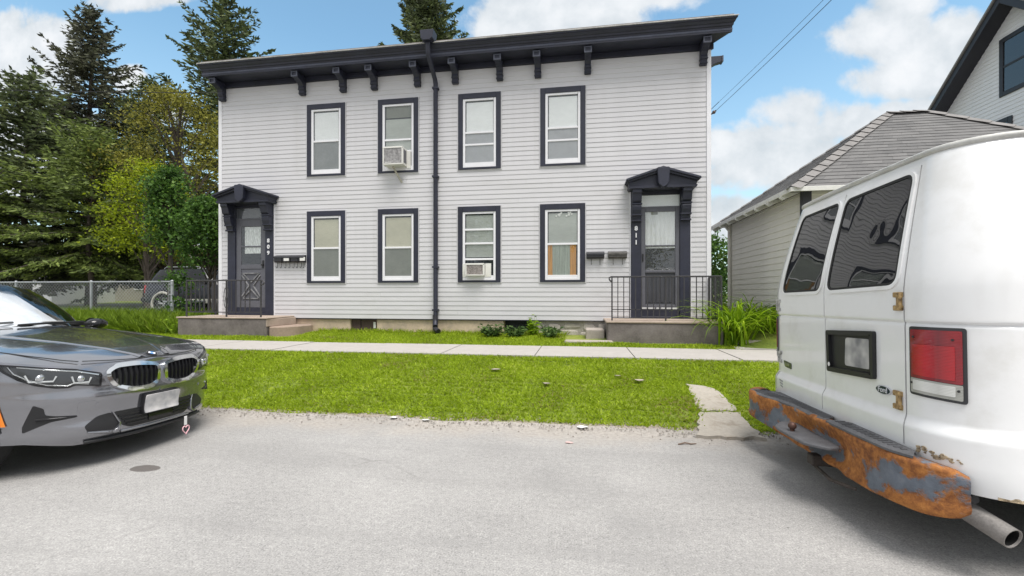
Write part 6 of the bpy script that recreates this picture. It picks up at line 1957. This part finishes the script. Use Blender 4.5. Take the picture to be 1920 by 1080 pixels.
# tail lights: the near one in full, the far one only a sliver
def tail_light(sa, sb):
    sg = 1 if sb > 0 else -1
    a, b = min(sa, sb), max(sa, sb)
    z0, z1 = .918, 1.108
    out = rounded([(a, 1.134), (b, 1.134), (b, .778), (a, .790)], .014, 3)
    f_ = vpatch('tail_light', out, M['lamp_dark'], .010, .014, van)
    red = M['tail_lens']
    inn = shrink(out, .013)
    vpatch('red_lens', rounded([(a + .014, 1.120), (b - .014, 1.120), (b - .014, .868), (a + .014, .878)], .008, 2), red, .017, .009, f_)
    vpatch('red_reflex', rounded([(a + .026, 1.045), (b - .038, 1.045), (b - .038, .884), (a + .026, .892)], .006, 2), M['tail_lens2'], .0205, .004, f_)
    vpatch('reverse_lens', rounded([(a + .014, .876), (b - .014, .866), (b - .014, .792), (a + .014, .803)], .006, 2), M['clear_lens_grey'], .017, .009, f_)
    vpatch('reverse_reflector', rounded([(a + .026, .867), (b - .038, .858), (b - .038, .808), (a + .026, .817)], .006, 2), M['reflector_pale'], .0195, .003, f_)
    for (u, v) in ((a + .03, 1.082), (b - .045, 1.078), (a + .02, .850), (b - .028, .838)):
        vpatch('screw', [(u + .0055 * math.cos(t), v + .0055 * math.sin(t)) for t in np.linspace(0, 5.6, 8)], M['plastic_black'], .0205, .004, f_, step=.02)
def lens_mat(name, c0, c1):
    m = bpy.data.materials.new(name); m.use_nodes = True; N = NT(m.node_tree); b = N.n['Principled BSDF']
    tc = N.new('ShaderNodeTexCoord'); sep = N.new('ShaderNodeSeparateXYZ'); N.l.new(tc.outputs['Object'], sep.inputs[0])
    w1 = N.math('ABSOLUTE', N.math('SINE', N.math('MULTIPLY', sep.outputs[1], 30.0)))
    f = N.noise(tc.outputs['Object'], 9, 3, .5)
    N.l.new(N.mix(N.math('ADD', N.math('MULTIPLY', w1, .5), N.math('MULTIPLY', f, .4), clamp=True), c0, c1), b.inputs['Base Color'])
    b.inputs['Roughness'].default_value = .18; b.inputs['Coat Weight'].default_value = .7
    wv = N.new('ShaderNodeBump'); wv.inputs['Distance'].default_value = .001; wv.inputs['Strength'].default_value = .5
    N.l.new(N.math('SINE', N.math('MULTIPLY', sep.outputs[2], 900.0)), wv.inputs['Height']); N.l.new(wv.outputs[0], b.inputs['Normal'])
    return m
M['tail_lens'] = lens_mat('red_lens_plastic', (.12, .004, .012), (.34, .007, .016))
M['tail_lens2'] = lens_mat('bright_red_lens_plastic', (.22, .002, .008), (.55, .005, .014))
M['clear_lens_grey'] = lens_mat('grey_clear_lens', (.30, .30, .27), (.42, .42, .39))
M['reflector_pale'] = lens_mat('pale_clear_lens', (.50, .50, .48), (.78, .78, .75))
tail_light(.755, .985)
tail_light(-1.09, -.86)
# bumper: bent, rusty step bumper with pads, hitch ball and a torn lower edge
def rust_material():
    m = bpy.data.materials.new('flaking_rusty_bumper'); m.use_nodes = True; N = NT(m.node_tree); b = N.n['Principled BSDF']
    tc = N.new('ShaderNodeTexCoord'); v = tc.outputs['Object']
    f = N.noise(v, 7, 8, .65); g_ = N.noise(v, 40, 5, .7)
    rust = N.ramp(N.math('ADD', N.math('MULTIPLY', f, .55), N.math('MULTIPLY', g_, .45)), [(.30, (.055, .020, .010)), (.43, (.20, .070, .020)), (.55, (.37, .145, .035)), (.70, (.50, .23, .075))])
    sepz = N.new('ShaderNodeSeparateXYZ'); N.l.new(v, sepz.inputs[0])
    edge = N.math('MULTIPLY', N.math('ABSOLUTE', N.math('SUBTRACT', sepz.outputs[2], 0.385)), 1.3)      # rust has won along the top and bottom edges
    pm = N.step(N.math('SUBTRACT', N.math('ADD', N.noise(N.vmath('ADD', v, (4, 1, 7)), 5.0, 4, .55), N.math('MULTIPLY', N.math('SUBTRACT', g_, .5), .26)), edge), .42, .50)
    paint = N.ramp(f, [(.3, (.055, .065, .085)), (.6, (.13, .15, .185)), (.75, (.20, .21, .23))])
    col = N.mix(pm, rust, paint)
    N.l.new(col, b.inputs['Base Color'])
    N.l.new(N.math('SUBTRACT', .88, N.math('MULTIPLY', pm, .35)), b.inputs['Roughness'])
    bp = N.new('ShaderNodeBump'); bp.inputs['Distance'].default_value = .006; bp.inputs['Strength'].default_value = .8
    N.l.new(N.math('ADD', N.math('MULTIPLY', g_, .6), N.math('MULTIPLY', pm, .5)), bp.inputs['Height']); N.l.new(bp.outputs[0], b.inputs['Normal'])
    return m
M['rust'] = rust_material()
def bump_plan(s):
    """outer face of the bumper: along the rear then wrapping round both corners"""
    sg = 1 if s >= 0 else -1; a = abs(s); fl = .72; r = .30
    t_ = float(np.clip((-s - .20) / .50, 0, 1)); x0 = 1.525 - .105 * t_ * t_ * (3 - 2 * t_)      # the far end is bent outwards
    if a <= fl: x, d = x0 + .015 * (a / fl) ** 2, a
    else:
        t = min((a - fl) / r, 1.35); x, d = x0 + .015 + r * (1 - math.cos(t)), fl + r * 1.03 * math.sin(t)
    return x, VY + .01 - sg * d
SB = 1.10
def bumper():
    mb = MB(); N_ = 64; rg = np.random.default_rng(4)
    prof_rows = []
    for k in range(N_ + 1):
        s = -SB + 2 * SB * k / N_
        x, y = bump_plan(s)
        mid = 1 / (1 + math.exp((abs(s - .15) - .33) * 16))      # the notched middle section
        low = .238 + .060 / (1 + math.exp((s + .52) * 11)) + .006 * math.sin(s * 9)
        top = .503 + .004 * math.sin(s * 7)
        if s > .80: top -= (s - .80) * .09; low += max(0, s - .95) * .12
        if abs(s) > .96:
            t_ = min(1, (abs(s) - .96) / (SB - .96)); e_ = 1 - math.sqrt(max(0, 1 - t_ * t_)); top -= .022 * e_; low += .034 * e_
        nx = Vector((x - (1.455 + .35 if abs(s) > .72 else x - 1), y - (VY + .01 - math.copysign(.72, s)) if abs(s) > .72 else 0, 0)) if abs(s) > .72 else Vector((-1, 0, 0))
        if abs(s) > .72: nx = Vector((x - (bump_plan(math.copysign(.72, s))[0] + .30), y - (VY + .01 - math.copysign(.72, s)), 0))
        nx.normalize()
        dent = .016 * mnoise.noise((s * 5.0, 2.0, 1.0)) + .020 * math.exp(-((s - .36) / .05) ** 2)
        # profile: inner top lip, top edge roll, face, lower roll, inner bottom lip
        pr = [(-.085, top - .004), (-.02, top), (-.006, top - .007), (0, top - .025), (-.004 - .022 * mid, top - .075), (-.004 - .045 * mid, (top + low) / 2), (-.006 - .012 * mid, low + .055), (.004, low + .028), (-.004, low + .006), (-.022, low), (-.075, low + .010)]
        row = []
        for o_, z in pr:
            j = .0035 * mnoise.noise((s * 14, z * 30, 5))
            row.append((x + nx.x * (o_ - dent * .6 + j), y + nx.y * (o_ - dent * .6 + j), z + .004 * mnoise.noise((s * 10, z * 5, 9))))
        prof_rows.append(row)
    mb.grid(prof_rows)
    for row in (prof_rows[0], prof_rows[-1]):
        mb.add(row, [tuple(range(len(row)))])
    return mb
bp_ = bumper().build('rear_bumper', M['rust'], van, smooth=50)
so = bp_.modifiers.new('thickness', 'SOLIDIFY'); so.thickness = .004
# step pads
PADM = mat('dusty_black_step_pad', (.10, .10, .108), .65, var=.35, vscale=10)
def pad(s0, s1, z, y_in, nm):
    mb = MB(); n = 18; rows_t = []; rows_b = []
    for k in range(n + 1):
        s = s0 + (s1 - s0) * k / n; x, y = bump_plan(s)
        taper = min(1, (k + .4) / 2, (n - k + .4) / 2)
        xi = y_in
        rows_t.append([(x + .006, y, z), (x + .02, y, z + .008), (x + (xi - x) * taper, y, z + .010)])
        rows_b.append([(x + .006, y, z - .012), (x + (xi - x) * taper, y, z - .012)])
    mb.grid(rows_t); mb.grid([[r[0] for r in rows_t], [r[0] for r in rows_b]])
    p = mb.build('step_pad', PADM, bp_, smooth=50)
    for k in range(int((s1 - s0) / .035)):
        s = s0 + .05 + k * .035
        if s > s1 - .05: break
        x, y = bump_plan(s); 
        mb = MB(); mb.box(x + .035, min(y_in - .03, x + .14), y - .005, y + .005, z + .007, z + .0145); mb.build('pad_rib', PADM, p)
    return p
pad(-.80, .215, .498, 1.655, 'far'); pad(.245, .90, .508, 1.648, 'near')
# dark gap under the doors
mb = MB(); mb.box(1.68, 1.90, VY - .82, VY + .86, .30, .52); mb.build('crash_bar', M['satin_black'], van)
# tongue with ball, and the receiver below
mb = MB(); mb.prism(rounded([(1.36, 3.38), (1.34, 3.30), (1.36, 2.98), (1.46, 2.88), (1.54, 2.90), (1.54, 3.46), (1.46, 3.50)], .03, 3), 'z', .372, .392)
tg_ = mb.build('hitch_plate', PADM, van, bevel=.005)
mb = MB(); mb.ball((1.41, 3.23, .425), .026, 14, 10); mb.tube([(1.41, 3.23, .385), (1.41, 3.23, .41)], .014, 8); mb.build('hitch_ball', mat('rusty_ball', (.12, .06, .045), .45, metal=.4, var=.5, vscale=20), tg_, smooth=60)
mb = MB(); mb.box(1.47, 1.95, 3.10, 3.17, .205, .275); mb.box(1.62, 1.70, 2.65, 3.65, .245, .315); mb.tube([(1.50, 3.13, .20), (1.50, 2.95, .18), (1.53, 2.75, .205)], .012, 6); mb.build('tow_receiver', mat('dark_rusty_steel', (.045, .035, .030), .7, var=.5, vscale=12), van, bevel=.006)
# rusted patch at the body corner above the bumper end
rs = random.Random(9)
RP = mat('rust_flakes', (.20, .085, .02), .8, var=.8, vscale=60, color2=(.62, .50, .34), bump=.8, bscale=70)
for k in range(26):
    u = rs.uniform(.80, .97); v = .528 + rs.uniform(-.016, .016) - (u - .80) * .06
    r_ = rs.uniform(.005, .013)
    vpatch('rust_flake', [(u + r_ * math.cos(t) * rs.uniform(.6, 1.2), v + r_ * .7 * math.sin(t) * rs.uniform(.6, 1.2)) for t in np.linspace(0, 5.6, 8)], RP, .004 + rs.random() * .004, .006, van, step=.03)
pts = [Vector(van_surf(s, .376)) for s in np.linspace(1.05, 2.2, 20)]
mb = MB()
rw = [[p + Vector((0, -.002, .012 + .010 * mnoise.noise((i * .9, 0, 3)))), p + Vector((0, -.002, -.006))] for i, p in enumerate(pts)]
mb.grid([[tuple(q) for q in r] for r in rw]); mb.build('rusty_sill_edge', RP, van)
# exhaust pipe
ex = MB()
a, b = Vector((1.70, 2.80, .37)), Vector((1.862, 2.235, .225))
ex.tube([a - Vector((0, -.5, -.03)), a, b], .047, 18, False)
ob_ = ex.build('exhaust_pipe', mat('grey_scaled_exhaust', (.23, .215, .205), .6, metal=.5, var=.3, vscale=14, bump=.3, bscale=30), van, smooth=50)
so = ob_.modifiers.new('thickness', 'SOLIDIFY'); so.thickness = .005
d = (b - a).normalized()
mb = MB(); mb.tube([a + d * .15, b - d * .008], .0405, 18, False); mb.tube([a + d * .10, a + d * .16], .040, 12); mb.build('pipe_lining', mat('black_lining', (.006, .006, .006), .95), ob_)  # black lining that makes the inside of the pipe black
mb = MB(); mb.tube([(1.80, 2.42, .34), (1.80, 2.34, .345)], .02, 6); mb.box(1.79, 1.81, 2.34, 2.42, .34, .42); mb.build('exhaust_hanger', M['satin_black'], van)
# underside, axle, wheels
mb = MB(); mb.box(1.80, 6.9, VY - .86, VY + .86, .34, .46); mb.tube([(3.05, VY - .8, .36), (3.05, VY + .8, .36)], .06, 8); mb.ball((3.05, VY, .36), .15); mb.build('underbody', M['satin_black'], van)
for (x_, sg) in ((3.05, 1), (3.05, -1), (6.45, 1), (6.45, -1)):
    r = .36; yo = VY + sg * (VW - .03); d_ = -sg
    mb = MB(); mb.lathe([(r * .56, .0), (r * .9, -.004 * d_), (r * .985, .03 * d_), (r, .06 * d_), (r, .20 * d_), (r * .97, .235 * d_), (r * .56, .23 * d_)], (x_, yo, r), 'y', 36); w = mb.build('wheel', M['rubber'], van, smooth=40)
    mb = MB(); mb.lathe([(0, .03 * d_), (.08, .02 * d_), (.10, .06 * d_), (r * .52, .05 * d_), (r * .57, .01 * d_), (r * .57, .12 * d_)], (x_, yo, r), 'y', 28); mb.build('rim', M['galv'], w, smooth=40)
# side and front: windscreen, side mirror, front bumper (out of the photograph, still part of the van)
mb = MB(); 
xf = van_surf(5.6, 1.0)[0]
mb.prism([(xf, .40), (xf + 1.0, .42), (xf + 1.05, .95), (xf + .95, 1.05), (xf + .35, 1.22), (xf - .35, 2.09), (xf, 2.10)], 'y', VY - VW + .04, VY + VW - .04)
mb.build('front_end', M['van_white'], van, bevel=.03)
